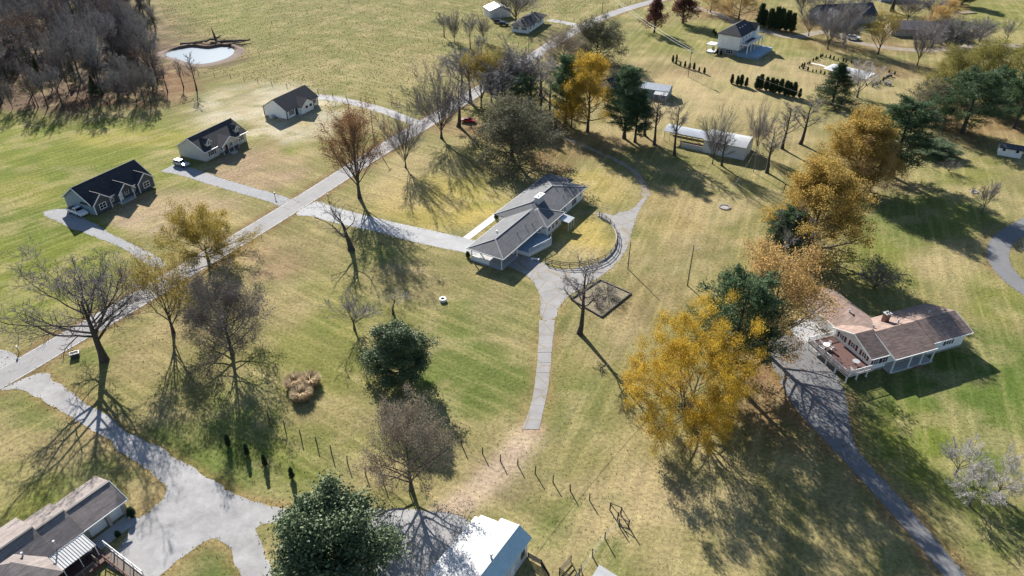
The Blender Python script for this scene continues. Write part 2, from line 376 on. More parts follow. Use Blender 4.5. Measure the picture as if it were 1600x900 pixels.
def ground_material():
    m, nt, b = nodes('grass_ground')
    L = nt.links.new
    at = nt.nodes.new('ShaderNodeAttribute'); at.attribute_name = 'patch'
    tc = nt.nodes.new('ShaderNodeTexCoord')
    def noise(s, d=6, r=.7, src=None):
        n = nt.nodes.new('ShaderNodeTexNoise'); n.inputs['Scale'].default_value = s; n.inputs['Detail'].default_value = d; n.inputs['Roughness'].default_value = r
        L(src or tc.outputs['Object'], n.inputs['Vector']); return n
    def rng(src, a, b_, c, d):
        q = nt.nodes.new('ShaderNodeMapRange'); L(src, q.inputs[0])
        for i, v in enumerate((a, b_, c, d)): q.inputs[i+1].default_value = v
        return q.outputs[0]
    def mixc(fac, a, bcol, mode='MIX'):
        q = nt.nodes.new('ShaderNodeMix'); q.data_type = 'RGBA'; q.blend_type = mode
        if isinstance(fac, float): q.inputs['Factor'].default_value = fac
        else: L(fac, q.inputs['Factor'])
        L(a, q.inputs['A'])
        if isinstance(bcol, tuple): q.inputs['B'].default_value = bcol
        else: L(bcol, q.inputs['B'])
        return q.outputs['Result']
    n1 = noise(1.6); n2 = noise(.45, 8, .75)
    # mowing streaks: noise stretched along the mower's course
    def streak(deg):
        vr = nt.nodes.new('ShaderNodeVectorRotate'); vr.rotation_type = 'Z_AXIS'; vr.inputs['Angle'].default_value = math.radians(-deg); L(tc.outputs['Object'], vr.inputs['Vector'])
        mp = nt.nodes.new('ShaderNodeMapping'); mp.inputs['Scale'].default_value = (.045, .62, 1); L(vr.outputs[0], mp.inputs[0])
        return noise(1.0, 4, .6, mp.outputs[0])
    sx = nt.nodes.new('ShaderNodeSeparateXYZ'); L(tc.outputs['Object'], sx.inputs[0])
    def blend(a, b_, fac):
        q = nt.nodes.new('ShaderNodeMix'); L(fac, q.inputs['Factor']); L(a, q.inputs['A']); L(b_, q.inputs['B']); return q.outputs['Result']
    st = blend(streak(-34).outputs[0], streak(68).outputs[0], rng(sx.outputs['X'], 2, 9, 0, 1))
    st = blend(streak(50).outputs[0], st, rng(sx.outputs['X'], -75, -62, 0, 1))
    n4 = noise(4.5, 4, .8)
    c = mixc(rng(st, .50, .66, 0, .26), at.outputs['Color'], (.36, .28, .135, 1))
    c = mixc(1.0, c, rng(st, .30, .70, .86, 1.13), 'MULTIPLY')
    c = mixc(rng(n2.outputs[0], .56, .76, 0, .2), c, (.085, .115, .022, 1))
    c = mixc(1.0, c, rng(n1.outputs[0], .28, .72, .55, 1.42), 'MULTIPLY')
    c = mixc(1.0, c, rng(n4.outputs[0], .25, .75, .68, 1.30), 'MULTIPLY')
    L(c, b.inputs['Base Color']); b.inputs['Roughness'].default_value = 1.0; b.inputs['Specular IOR Level'].default_value = 0.05
    bp = nt.nodes.new('ShaderNodeBump'); bp.inputs['Strength'].default_value = .5; bp.inputs['Distance'].default_value = .15
    L(n1.outputs[0], bp.inputs['Height'])
    bp2 = nt.nodes.new('ShaderNodeBump'); bp2.inputs['Strength'].default_value = .4; bp2.inputs['Distance'].default_value = .08
    L(n4.outputs[0], bp2.inputs['Height']); L(bp.outputs[0], bp2.inputs['Normal']); L(bp2.outputs[0], b.inputs['Normal'])
    return m
gme = np_mesh('ground', vv, ff, ground_material())
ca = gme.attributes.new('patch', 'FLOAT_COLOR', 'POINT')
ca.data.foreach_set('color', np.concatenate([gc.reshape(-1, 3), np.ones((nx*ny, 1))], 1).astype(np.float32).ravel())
tag(link('ground', gme), kind='structure')

# ------------------------------------------------------------------ roads, drives and paths
EDGE_PTS = []
def smooth_line(pts, n=8):
    pts = [np.array(p, float) for p in pts]; out = []
    P_ = [2*pts[0]-pts[1]]+pts+[2*pts[-1]-pts[-2]]
    for i in range(1, len(P_)-2):
        a, b_, c, d = P_[i-1:i+3]
        for k in range(n):
            t = k/n
            out.append(.5*((2*b_)+(-a+c)*t+(2*a-5*b_+4*c-d)*t*t+(-a+3*b_-3*c+d)*t**3))
    out.append(pts[-1]); return np.array(out)
def ribbon(name, px, width, z, m, rough=0.0, world=False, th=0.0):
    c = smooth_line(px if world else [G(*p) for p in px])
    d = np.gradient(c, axis=0); d /= np.linalg.norm(d, axis=1)[:, None]
    nrm = np.stack([-d[:, 1], d[:, 0]], 1)
    k = len(c); w = np.full(k, float(width)) if not hasattr(width, '__len__') else np.interp(np.linspace(0, 1, k), np.linspace(0, 1, len(width)), width)
    l = c+nrm*(w/2+R.normal(0, 1, k)*rough)[:, None]; r = c-nrm*(w/2+R.normal(0, 1, k)*rough)[:, None]
    if name not in ('edge_line', 'tyre_track', 'pool_path'): EDGE_PTS.extend([l, r])
    v = np.zeros((2*k, 3)); v[:k, :2] = l; v[k:, :2] = r; v[:, 2] = z
    f = np.array([(i, i+k, i+k+1, i+1) for i in range(k-1)])
    return tag(link(name, np_mesh(name, v, f, m)), kind='structure')
def area(name, px, z, m, it=2, jit=0.0, kind='structure'):
    pts = [np.array(G(*p)) for p in px]
    for _ in range(it):
        q = []
        for i in range(len(pts)):
            a, b_ = pts[i], pts[(i+1) % len(pts)]
            q += [a*.75+b_*.25, a*.25+b_*.75]
        pts = q
    q = []
    for i in range(len(pts)):
        a, b_ = pts[i], pts[(i+1) % len(pts)]; k = max(1, int(np.linalg.norm(b_-a)/.55))
        q += [a+(b_-a)*j/k for j in range(k)]
    q = np.array(q); q = q+np.stack([fbm(q[:, 0], q[:, 1], 2.2, 3)-.5, fbm(q[:, 0], q[:, 1], 2.2, 47)-.5], 1)*jit*9
    pts = q; EDGE_PTS.append(q)
    bm = bmesh.new()
    vs = [bm.verts.new((p[0]+R.normal(0, 1)*jit*.5, p[1]+R.normal(0, 1)*jit*.5, z)) for p in pts]
    f = bm.faces.new(vs); f.normal_update()
    if f.normal.z < 0: f.normal_flip()
    bmesh.ops.triangulate(bm, faces=bm.faces)
    me = bpy.data.meshes.new(name); bm.to_mesh(me); bm.free(); me.materials.append(m)
    return tag(link(name, me), kind=kind)
def paved(name, base, crack, cw=.035, scale=.35, stain=.25, tracks=None):
    """worn paving: aggregate speckle, broad stains and hairline cracks"""
    m, nt, b = nodes(name); L = nt.links.new
    tc = nt.nodes.new('ShaderNodeTexCoord')
    def noise(s, d=6, r=.7):
        n = nt.nodes.new('ShaderNodeTexNoise'); n.inputs['Scale'].default_value = s; n.inputs['Detail'].default_value = d; n.inputs['Roughness'].default_value = r
        L(tc.outputs['Object'], n.inputs['Vector']); return n
    def rng(src, a, b_, c, d):
        q = nt.nodes.new('ShaderNodeMapRange'); L(src, q.inputs[0])
        for i, v in enumerate((a, b_, c, d)): q.inputs[i+1].default_value = v
        return q.outputs[0]
    vo = nt.nodes.new('ShaderNodeTexVoronoi'); vo.feature = 'DISTANCE_TO_EDGE'; vo.inputs['Scale'].default_value = scale
    nz = noise(1.2, 5); mx0 = nt.nodes.new('ShaderNodeMix'); mx0.data_type = 'VECTOR'; mx0.inputs['Factor'].default_value = .18
    L(tc.outputs['Object'], mx0.inputs['A']); L(nz.outputs['Color'], mx0.inputs['B']); L(mx0.outputs['Result'], vo.inputs['Vector'])
    m1 = nt.nodes.new('ShaderNodeMix'); m1.data_type = 'RGBA'
    L(rng(vo.outputs['Distance'], 0, cw, 1, 0), m1.inputs['Factor'])
    rp = nt.nodes.new('ShaderNodeValToRGB'); rp.color_ramp.elements[0].position = .3; rp.color_ramp.elements[1].position = .72
    rp.color_ramp.elements[0].color = tuple(c*(1-stain) for c in base)+(1,); rp.color_ramp.elements[1].color = tuple(c*(1+stain) for c in base)+(1,)
    L(noise(.28, 8, .72).outputs[0], rp.inputs[0]); L(rp.outputs[0], m1.inputs['A']); m1.inputs['B'].default_value = tuple(crack)+(1,)
    m2 = nt.nodes.new('ShaderNodeMix'); m2.data_type = 'RGBA'; m2.blend_type = 'MULTIPLY'; m2.inputs['Factor'].default_value = 1
    L(m1.outputs['Result'], m2.inputs['A']); L(rng(noise(5, 5, .8).outputs[0], .25, .75, .9, 1.1), m2.inputs['B'])
    L(m2.outputs['Result'], b.inputs['Base Color']); b.inputs['Roughness'].default_value = .9; b.inputs['Specular IOR Level'].default_value = .25
    return m
M['road'] = paved('road_asphalt', (.262, .252, .246), (.20, .19, .18), .01, .12, .13)
M['gravel'] = paved('pale_gravel', (.305, .296, .288), (.28, .27, .26), .006, .3, .32)
M['gravel_new'] = paved('blue_gravel', (.255, .255, .26), (.26, .26, .27), .006, .3, .16)
M['pave'] = paved('cracked_paving', (.275, .265, .255), (.24, .19, .12), .035, .30, .20)
M['drive'] = paved('concrete_drive', (.355, .352, .348), (.28, .28, .28), .012, .22, .16)
M['asphalt'] = paved('new_asphalt', (.165, .164, .166), (.14, .14, .14), .006, .2, .14)
M['path_dirt'] = paved('worn_path', (.25, .21, .16), (.20, .16, .10), .05, .5, .3)
M['line'] = mat('worn_line_paint', (.5, .5, .48), .8, .25, 2)
ribbon('main_road', road_px, 5.6, .024, M['road'])
rc = smooth_line([G(*p) for p in road_px])
def offset(c, o):
    d = np.gradient(c, axis=0); d /= np.linalg.norm(d, axis=1)[:, None]
    return c+np.stack([-d[:, 1], d[:, 0]], 1)*o
for o in (-2.55, 2.55):
    ln = offset(rc, o); ribbon('edge_line', [tuple(p) for p in ln[::4]], .12, .030, M['line'], world=True)
M['track'] = paved('worn_wheel_track', (.272, .262, .256), (.25, .24, .235), .01, .12, .12)
for o in (-1.95, -.75, .75, 1.95):
    ribbon('tyre_track', [tuple(p) for p in offset(rc, o)[::4]], .55, .028, M['track'], .0, world=True)
area('gravel_drive', [(-5,612),(40,590),(68,580),(92,597),(130,627),(165,650),(200,674),(235,694),(275,716),(325,746),(370,773),(400,786),(450,797),(520,800),(600,797),(660,795),(715,803),(738,826),(690,870),(660,900),(640,960),(540,960),(560,880),(500,830),(440,815),(398,820),(408,850),(420,880),(432,910),(440,950),(392,950),(379,900),(374,886),(362,865),(350,847),(337,837),(315,847),(285,870),(250,896),(228,915),(200,905),(160,880),(190,850),(205,820),(215,812),(250,787),(260,770),(255,752),(235,737),(200,712),(150,675),(120,658),(90,638),(60,620),(40,609),(20,607)], .012, M['gravel'], 1, .12)
area('concrete_drive', [(457,337),(478,322),(497,313),(517,322),(550,331),(605,345),(675,360),(742,375),(800,392),(800,412),(760,405),(732,396),(687,387),(637,376),(590,362),(515,347),(487,337)], .016, M['drive'], 1, .02)
area('paved_court', [(780,398),(800,395),(836,402),(850,412),(862,418),(880,421),(905,418),(926,414),(946,405),(960,391),(966,375),(961,356),(950,345),(925,331),(944,333),(960,337),(966,331),(987,329),(1008,304),(1013,306),(997,332),(987,362),(982,384),(970,404),(955,420),(940,431),(918,444),(899,456),(882,468),(872,484),(867,500),(843,500),(844,470),(842,458),(837,447),(829,435),(812,424),(790,415)], .014, M['pave'], 1, .04)
ribbon('worn_path', [(1011,306),(1005,288),(988,265),(955,247),(922,232),(895,221),(860,205),(820,195)], [2.2,1.7,1.5,1.4,1.3], .010, M['path_dirt'], .16)
area('asphalt_drive', [(1196,545),(1207,527),(1240,522),(1275,545),(1308,582),(1322,618),(1330,680),(1345,712),(1400,770),(1450,828),(1515,905),(1560,960),(1520,965),(1477,903),(1430,845),(1370,776),(1300,700),(1242,640),(1215,590)], .016, M['asphalt'], 1)
area('concrete_pad', [(1240,524),(1232,508),(1262,492),(1290,496),(1285,520),(1322,575),(1306,584),(1276,548)], .020, M['drive'], 1)
ribbon('curved_drive', [(1680,320),(1625,340),(1594,357),(1571,372),(1560,389),(1560,405),(1570,423),(1592,445),(1640,475),(1720,520)], 4.3, .016, M['asphalt'])
area('gravel_pad', [(62,332),(84,326),(104,327),(135,343),(172,364),(215,385),(262,410),(245,425),(200,392),(178,380),(125,362),(90,347)], .012, M['gravel_new'], 1, .1)
ribbon('gravel_lane', [(262,262),(290,268),(330,281),(380,296),(425,309),(462,322)], [5.5,4.6,4,4,4.2], .012, M['gravel_new'], .08)
ribbon('gravel_track', [(490,151),(520,154),(560,162),(600,173),(640,188),(668,196)], [5,4.2,4,4,4.4], .012, M['gravel'], .08)
ribbon('house_lane', [(858,31),(880,35),(903,40),(920,46)], 4.5, .012, M['gravel'], .08)
ribbon('country_lane', [(1062,4),(1100,16),(1128,25),(1160,40),(1200,50),(1240,58),(1290,50),(1340,66),(1400,76),(1460,78),(1540,70),(1640,75)], 5, .012, M['path_dirt'], .1)
area('road_shoulder', [(-12,545),(8,547),(22,552),(34,563),(14,583),(-14,590)], .012, M['gravel'], 1)
# strip of concrete slabs running down the lawn
strip = tag(empty('slab_path', (0, 0, 0)), kind='structure')
lc, rcx = smooth_line([G(*p) for p in [(843,500),(841,540),(837,590),(830,630),(816,671)]]), smooth_line([G(*p) for p in [(867,500),(863,540),(859,590),(852,630),(842,671)]])
tt = np.linspace(0, len(lc)-1.0001, 14)
ev = lambda c, t: c[int(t)]*(1-(t-int(t)))+c[int(t)+1]*(t-int(t))
for i in range(13):
    a, b_ = tt[i]+.018, tt[i+1]-.018
    q = [ev(lc, a), ev(rcx, a), ev(rcx, b_), ev(lc, b_)]
    mb = MB(); zt = .04+random.uniform(-.01, .01)
    mb.slab([(p[0]+random.uniform(-.06, .06), p[1]+random.uniform(-.05, .05), zt+random.uniform(-.008, .008)) for p in q], .12)
    mb.build('slab', M['pave'], strip)
# pond with its muddy bank
m, nt, b = nodes('pond_water')
b.inputs['Base Color'].default_value = (.24, .285, .32, 1); b.inputs['Roughness'].default_value = .15; b.inputs['IOR'].default_value = 1.07; b.inputs['Specular IOR Level'].default_value = .5
nz = nt.nodes.new('ShaderNodeTexNoise'); nz.inputs['Scale'].default_value = 1.5; bp = nt.nodes.new('ShaderNodeBump'); bp.inputs['Strength'].default_value = .12
tc = nt.nodes.new('ShaderNodeTexCoord'); nt.links.new(tc.outputs['Object'], nz.inputs['Vector']); nt.links.new(nz.outputs[0], bp.inputs['Height']); nt.links.new(bp.outputs[0], b.inputs['Normal'])
pond_px = [(252,86),(272,79),(290,75),(305,74),(325,76),(345,73),(362,75),(368,80),(360,89),(340,96),(320,100),(300,100),(280,93)]
area('pond_water', pond_px, .03, m, 2)
M['mud'] = mat('bank_mud', (.12, .075, .05), .95, .35, 1.5, .5)
pw = smooth_line([G(*p) for p in pond_px+[pond_px[0]]], 6); pc = pw.mean(0); n = len(pw)
hb = [float(.1+1.0*sstep(pc[1]-1, pc[1]+8, p[1])) for p in pw]
vb = []
for s, zf in ((.985, .0), (1.04, .7), (1.10, 1.0), (1.18, .5), (1.28, -.02)):
    for i, p in enumerate(pw):
        q = pc+(p-pc)*(s+(random.uniform(-.03, .03) if 1 < s < 1.3 else 0)); vb.append((q[0], q[1], max(hb[i]*zf, -.02) if s < 1.27 else -.02))
fb = [(r*n+i, r*n+i+1, (r+1)*n+i+1, (r+1)*n+i) for r in range(4) for i in range(n-1)]
tag(link('pond_bank', np_mesh('pond_bank', np.array(vb), np.array(fb), M['mud'], smooth=True)), kind='structure')

# ------------------------------------------------------------------ building kit (local x along the front, y inwards)
FACE = {'-y': 0.0, '+x': PI/2, '+y': PI, '-x': -PI/2}
_cache = {}
def win(parent, x, y, z, w, h, face='-y', frame='white', mull=1, shut=None, pane='glass'):
    k = ('w', round(w, 2), round(h, 2), frame, mull)
    if k not in _cache:
        t = min(.14, w*.12); mb = MB()
        mb.box(-w/2, w/2, -.07, .02, h/2-t, h/2).box(-w/2, w/2, -.09, .02, -h/2, -h/2+t)
        mb.box(-w/2, -w/2+t, -.065, .02, -h/2+t, h/2-t).box(w/2-t, w/2, -.065, .02, -h/2+t, h/2-t)
        mb.box(-w/2+t, w/2-t, -.05, .02, -.04, .04)
        for i in range(1, mull+1):
            u = -w/2+w*i/(mull+1); mb.box(u-.045, u+.045, -.055, .02, -h/2+t, h/2-t)
        pb = MB(); pb.box(-w/2+t*.8, w/2-t*.8, -.02, .015, -h/2+t*.8, h/2-t*.8)
        _cache[k] = (mb.mesh('window', M[frame]), pb.mesh('pane', M[pane]))
    fm, pm = _cache[k]
    o = link('window', fm, parent, (x, y, z)); o.rotation_euler = (0, 0, FACE[face])
    link('pane', pm, o)
    if shut:
        ks = ('s', round(h, 2), shut)
        if ks not in _cache:
            mb = MB(); mb.box(-.2, .2, -.05, .02, -h/2, h/2)
            for i in range(5): mb.box(-.16, .16, -.065, -.05, -h/2+h*(i+.25)/5, -h/2+h*(i+.75)/5)
            _cache[ks] = mb.mesh('shutter', M[shut])
        for s in (-1, 1): link('shutter', _cache[ks], o, (s*(w/2+.23), 0, 0))
    return o
def door(parent, x, y, z0, w, h, face='-y', m='white', glass=False):
    mb = MB(); mb.box(-w/2, w/2, -.06, .02, 0, h)
    for i in range(2):
        for j in range(2):
            u = -w/2+w*(.12+.44*i); mb.box(u, u+w*.32, -.085, -.06, h*(.08+.48*j), h*(.46+.48*j))
    o = mb.build('door', M[m], parent, (x, y, z0)); o.rotation_euler = (0, 0, FACE[face])
    hb_ = MB(); hb_.box(w*.36, w*.42, -.14, -.06, h*.45, h*.5); hb_.build('handle', M['darkmetal'], o)
    if glass:
        g = MB(); g.box(-w*.36, w*.36, -.10, -.086, h*.1, h*.92); g.build('pane', M['glass'], o)
    return o
def garage_door(parent, x, y, w, h, face='-y', m='white'):
    mb = MB(); n = 4
    for i in range(n): mb.box(-w/2, w/2, -.06, .0, h*i/n+.012, h*(i+1)/n-.012)
    mb.box(-w/2, w/2, -.03, .02, 0, h)
    o = mb.build('garage_door', M[m], parent, (x, y, 0)); o.rotation_euler = (0, 0, FACE[face])
    return o
def body(mb, x0, x1, y0, y1, z0, h, yr=None, zr=None, m=0):
    if yr is None: return mb.box(x0, x1, y0, y1, z0, h, m)
    pent = [(y0, z0), (y1, z0), (y1, h), (yr, zr), (y0, h)]
    vs = [(x, y, z) for x in (x0, x1) for y, z in pent]
    return mb.add(vs, [(0,1,2,3,4),(9,8,7,6,5)]+[(i, (i+1) % 5, 5+(i+1) % 5, 5+i) for i in range(5)], m)
def bodyY(mb, y0, y1, x0, x1, z0, h, xr, zr, m=0):
    pent = [(x0, z0), (x1, z0), (x1, h), (xr, zr), (x0, h)]
    vs = [(x, y, z) for y in (y0, y1) for x, z in pent]
    return mb.add(vs, [(0,1,2,3,4),(9,8,7,6,5)]+[(i, (i+1) % 5, 5+(i+1) % 5, 5+i) for i in range(5)], m)
def roofX(mb, x0, x1, yf, zf, yr, zr, yb, zb, th=.16, m=0):
    mb.slab([(x0, yf, zf), (x1, yf, zf), (x1, yr, zr), (x0, yr, zr)], th, m)
    mb.slab([(x0, yr+.002, zr), (x1, yr+.002, zr), (x1, yb, zb), (x0, yb, zb)], th, m)
    return mb
def roofY(mb, y0, y1, xl, zl, xr, zr, xe, ze, th=.16, m=0):
    mb.slab([(xl, y0, zl), (xr, y0, zr), (xr, y1, zr), (xl, y1, zl)], th, m)
    mb.slab([(xr+.002, y0, zr), (xe, y0, ze), (xe, y1, ze), (xr+.002, y1, zr)], th, m)
    return mb
def hip(mb, x0, x1, y0, y1, ze, zr, r0, r1, yr=None, th=.18, m=0):
    """hip roof with its ridge from x=r0 to x=r1"""
    yr = (y0+y1)/2 if yr is None else yr
    vs = [(x0, y0, ze-th), (x1, y0, ze-th), (x1, y1, ze-th), (x0, y1, ze-th), (x0, y0, ze), (x1, y0, ze), (x1, y1, ze), (x0, y1, ze), (r0, yr, zr), (r1, yr, zr)]
    return mb.add(vs, [(3,2,1,0),(0,1,5,4),(1,2,6,5),(2,3,7,6),(3,0,4,7),(4,5,9,8),(5,6,9),(6,7,8,9),(7,4,8)], m)
def ridge_cap(parent, pts, m):
    mb = MB()
    for a, b_ in pts: mb.beam(a, b_, .28, .09)
    return mb.build('ridge_cap', m, parent)
def rake(mb, pts, w=.12, h=.24):
    for a, b_ in zip(pts[:-1], pts[1:]): mb.beam(a, b_, w, h)
def boards(mb, name, m, parent):
    """every board collected in mb becomes a part of its own"""
    for i in range(0, len(mb.v), 8):
        b_ = MB(); b_.add(mb.v[i:i+8], [(3,2,1,0),(4,5,6,7),(0,1,5,4),(1,2,6,5),(2,3,7,6),(3,0,4,7)]); b_.build(name, m, parent)
def vents(parent, spots, m='white'):
    for x, y, z in spots:
        mb = MB(); mb.tube([(0, 0, -.3), (0, 0, .45)], [.13, .13], 8).tube([(0, 0, .45), (0, 0, .56)], [.22, .2], 8)
        mb.build('roof_vent', M[m], parent, (x, y, z))
def chimney(parent, x, y, z0, z1, w, d, m, cap='white'):
    mb = MB(); mb.box(-w/2, w/2, -d/2, d/2, z0, z1-.15).box(-w/2+.05, w/2-.05, -d/2+.05, d/2-.05, z1-.15, z1-.02)
    o = mb.build('chimney', M[m], parent, (x, y, 0))
    c = MB(); c.box(-w/2-.12, w/2+.12, -d/2-.12, d/2+.12, z1-.02, z1+.12); c.build('cap', M[cap], o)
    for i in (-1, 1):
        f = MB(); f.tube([(i*w*.22, 0, z1+.12), (i*w*.22, 0, z1+.4)], [.13, .12], 8); f.build('flue', M['darkmetal'], o)
def posts(parent, spots, z0, z1, w=.16, m='white', name='post'):
    for x, y in spots:
        mb = MB(); mb.box(-w/2, w/2, -w/2, w/2, z0, z1).box(-w*.75, w*.75, -w*.75, w*.75, z0, z0+.15).box(-w*.75, w*.75, -w*.75, w*.75, z1-.12, z1-.002)
        mb.build(name, M[m], parent, (x, y, 0))
def railing(parent, pts, z, h=1.0, m='white', bal=.16, name='railing', panel=True):
    for a, b_ in zip(pts[:-1], pts[1:]):
        mb = MB(); A_, B_ = Vector((a[0], a[1], z if len(a) < 3 else a[2])), Vector((b_[0], b_[1], z if len(b_) < 3 else b_[2]))
        up = Vector((0, 0, 1))
        mb.beam(A_+up*h, B_+up*h, .1, .08).beam(A_+up*.12, B_+up*.12, .06, .06)
        n = max(1, int((B_-A_).length/bal))
        for i in range(1, n):
            p = A_.lerp(B_, i/n); mb.beam(p+up*.12, p+up*h, .045)
        k = max(1, int((B_-A_).length/1.8+.5))
        for i in range(k+1):
            p = A_.lerp(B_, i/k); mb.beam(p, p+up*(h+.08), .12)
        mb.build(name, M[m], parent)
def foundation(parent, x0, x1, y0, y1, h=.45, m='stone'):
    mb = MB(); mb.box(x0+.03, x1-.03, y0+.03, y1-.03, -.3, h); mb.build('foundation', M[m], parent)
def base(name, at, ang, label, cat='house'):
    return empty(name, (at[0], at[1], 0), math.radians(ang), label, cat)

# ---- new house with three front gables, dark siding
h = base('navy_house', (-98.22, 149.05), 65, 'single storey house with dark navy front, three front gables and black roof')
foundation(h, .0, 17.2, 1.0, 10.0)
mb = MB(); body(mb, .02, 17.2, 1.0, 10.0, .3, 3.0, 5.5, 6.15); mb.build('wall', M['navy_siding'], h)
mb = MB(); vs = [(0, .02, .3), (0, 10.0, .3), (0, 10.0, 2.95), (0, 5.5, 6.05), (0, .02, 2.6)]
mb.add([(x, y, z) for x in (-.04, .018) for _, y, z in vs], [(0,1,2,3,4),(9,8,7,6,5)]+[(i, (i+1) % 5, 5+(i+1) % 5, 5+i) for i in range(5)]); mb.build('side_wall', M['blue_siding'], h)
rb = MB(); roofX(rb, -.45, 17.6, .45, 2.88, 5.5, 6.4, 10.5, 2.88); rb.build('roof', M['roof_black'], h)
ridge_cap(h, [((-.45, 5.5, 6.42), (17.6, 5.5, 6.42))], M['roof_black'])
for i, (a, b_, dep, zz) in enumerate(((0, 4.4, .0, 4.9), (6.6, 10.9, -.5, 4.9), (12.7, 17.2, .0, 4.9))):
    g = MB()
    if i != 1: bodyY(g, dep, 1.2, a+.03, b_-.03, .3, 2.9, (a+b_)/2, zz-.25)
    else: g.add([(a+.1, dep+.35, 2.85), (b_-.1, dep+.35, 2.85), ((a+b_)/2, dep+.35, zz-.3), (a+.1, dep+.5, 2.85), (b_-.1, dep+.5, 2.85), ((a+b_)/2, dep+.5, zz-.3)], [(0,1,2),(5,4,3),(0,3,4,1),(1,4,5,2),(2,5,3,0)])
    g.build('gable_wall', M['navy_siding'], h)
    r_ = MB(); roofY(r_, dep-.3, 4.3, a-.35, 2.72, (a+b_)/2, zz, b_+.35, 2.72, .14); r_.build('gable_roof', M['roof_black'], h)
    t_ = MB(); rake(t_, [(a-.38, dep-.34, 2.68), ((a+b_)/2, dep-.34, zz-.03), (b_+.38, dep-.34, 2.68)], .1, .26); t_.beam((b_+.38, dep-.3, 2.66), (b_+.38, 1.4, 2.66), .12, .16); boards(t_, 'trim', M['white'], h)
    t_ = MB(); t_.beam(((a+b_)/2, dep-.2, zz+.05), ((a+b_)/2, 3.4, zz+.03), .10, .05); t_.build('ridge_flashing', M['stone'], h)
t_ = MB(); rake(t_, [(-.48, .40, 2.80), (-.48, 5.5, 6.33), (-.48, 10.55, 2.80)], .1, .26); t_.beam((17.64, .45, 2.8), (17.64, 5.5, 6.33), .1, .24)
for a, b_ in ((4.8, 6.2), (11.3, 12.3)): t_.beam((a, .38, 2.8), (b_, .38, 2.8), .12, .16)
boards(t_, 'fascia', M['white'], h)
for x, y in ((-.03, -.03), (4.4, -.03), (12.7, -.03), (17.2, -.03)):
    t_ = MB(); t_.box(x-.09, x+.09, y-.09, y+.09, .3, 2.75); t_.build('corner_board', M['white'], h)
win(h, 2.2, 0, 1.75, 1.9, 1.5); win(h, 14.95, 0, 1.75, 1.9, 1.5); win(h, 5.5, 1.0, 1.75, 1.0, 1.4); win(h, 11.8, 1.0, 1.75, 1.0, 1.4)
door(h, 8.1, 1.0, .35, 1.0, 2.1); win(h, 9.8, 1.0, 1.8, 1.3, 1.3)
mb = MB(); mb.box(6.6, 10.9, -.5, .98, 0, .33); mb.build('porch_floor', M['concrete'], h)
posts(h, [(6.75, -.35), (10.75, -.35)], .33, 2.78)
# ---- new house with two dormers
h = base('tan_house', (-83.29, 179.97), 66, 'pale tan house with dark roof, two small dormers and a wide porch gable')
foundation(h, 0, 16, 0, 9.6)
mb = MB(); body(mb, 0, 16, 0, 9.6, .3, 3.15, 4.8, 6.0); mb.build('wall', M['tan_siding'], h)
rb = MB(); roofX(rb, -.35, 16.4, -.5, 3.0, 4.8, 6.2, 10.1, 3.0); rb.build('roof', M['roof_dark'], h)
ridge_cap(h, [((-.35, 4.8, 6.22), (16.4, 4.8, 6.22))], M['roof_dark'])
g = MB(); g.add([(5.0, -1.7, 2.95), (11.2, -1.7, 2.95), (8.1, -1.7, 4.55), (5.0, -1.5, 2.95), (11.2, -1.5, 2.95), (8.1, -1.5, 4.55)], [(0,1,2),(5,4,3),(0,3,4,1),(1,4,5,2),(2,5,3,0)]); g.build('gable_wall', M['tan_siding'], h)
r_ = MB(); roofY(r_, -2.0, 3.0, 4.6, 2.85, 8.1, 4.85, 11.6, 2.85, .14); r_.build('porch_roof', M['roof_dark'], h)
t_ = MB(); rake(t_, [(4.55, -2.04, 2.8), (8.1, -2.04, 4.8), (11.65, -2.04, 2.8)], .1, .24); t_.beam((-.4, -.55, 2.92), (4.5, -.55, 2.92), .1, .2).beam((11.7, -.55, 2.92), (16.4, -.55, 2.92), .1, .2)
rake(t_, [(-.39, -.5, 2.92), (-.39, 4.8, 6.12), (-.39, 10.1, 2.92)], .1, .22); boards(t_, 'fascia', M['white'], h)
for x in (2.6, 13.6):
    d = MB(); bodyY(d, 0.6, 3.4, x-.7, x+.7, 3.3, 4.9, x, 5.5); o = d.build('dormer', M['tan_siding'], h)
    r_ = MB(); roofY(r_, .25, 3.9, x-1.0, 4.7, x, 5.68, x+1.0, 4.7, .12); r_.build('dormer_roof', M['roof_dark'], o)
    t_ = MB(); rake(t_, [(x-1.03, .2, 4.66), (x, .2, 5.64), (x+1.03, .2, 4.66)], .1, .2); boards(t_, 'dormer_trim', M['white'], o)
    win(o, x, .6, 4.55, .7, .9, mull=0)
win(h, 2.6, 0, 1.85, 1.7, 1.4, shut='dark_shutter'); win(h, 13.6, 0, 1.85, 1.7, 1.4, shut='dark_shutter'); win(h, 6.3, 0, 1.85, 1.0, 1.4); win(h, 9.9, 0, 1.85, 1.0, 1.4)
door(h, 8.1, 0, .5, 1.0, 2.1, m='shutter')
mb = MB(); mb.box(5.0, 11.2, -1.8, -.01, 0, .5); mb.build('porch_floor', M['wood'], h)
for i in range(3):
    mb = MB(); mb.box(7.2, 9.0, -2.2-.35*i, -1.82-.35*i, 0, .38-.12*i); mb.build('step', M['concrete'], h)
posts(h, [(5.2, -1.6), (7.1, -1.6), (9.1, -1.6), (11.0, -1.6)], .5, 2.92)
railing(h, [(5.2, -1.62), (7.1, -1.62)], .5, .9, 'dark_shutter'); railing(h, [(9.1, -1.62), (11.0, -1.62)], .5, .9, 'dark_shutter')
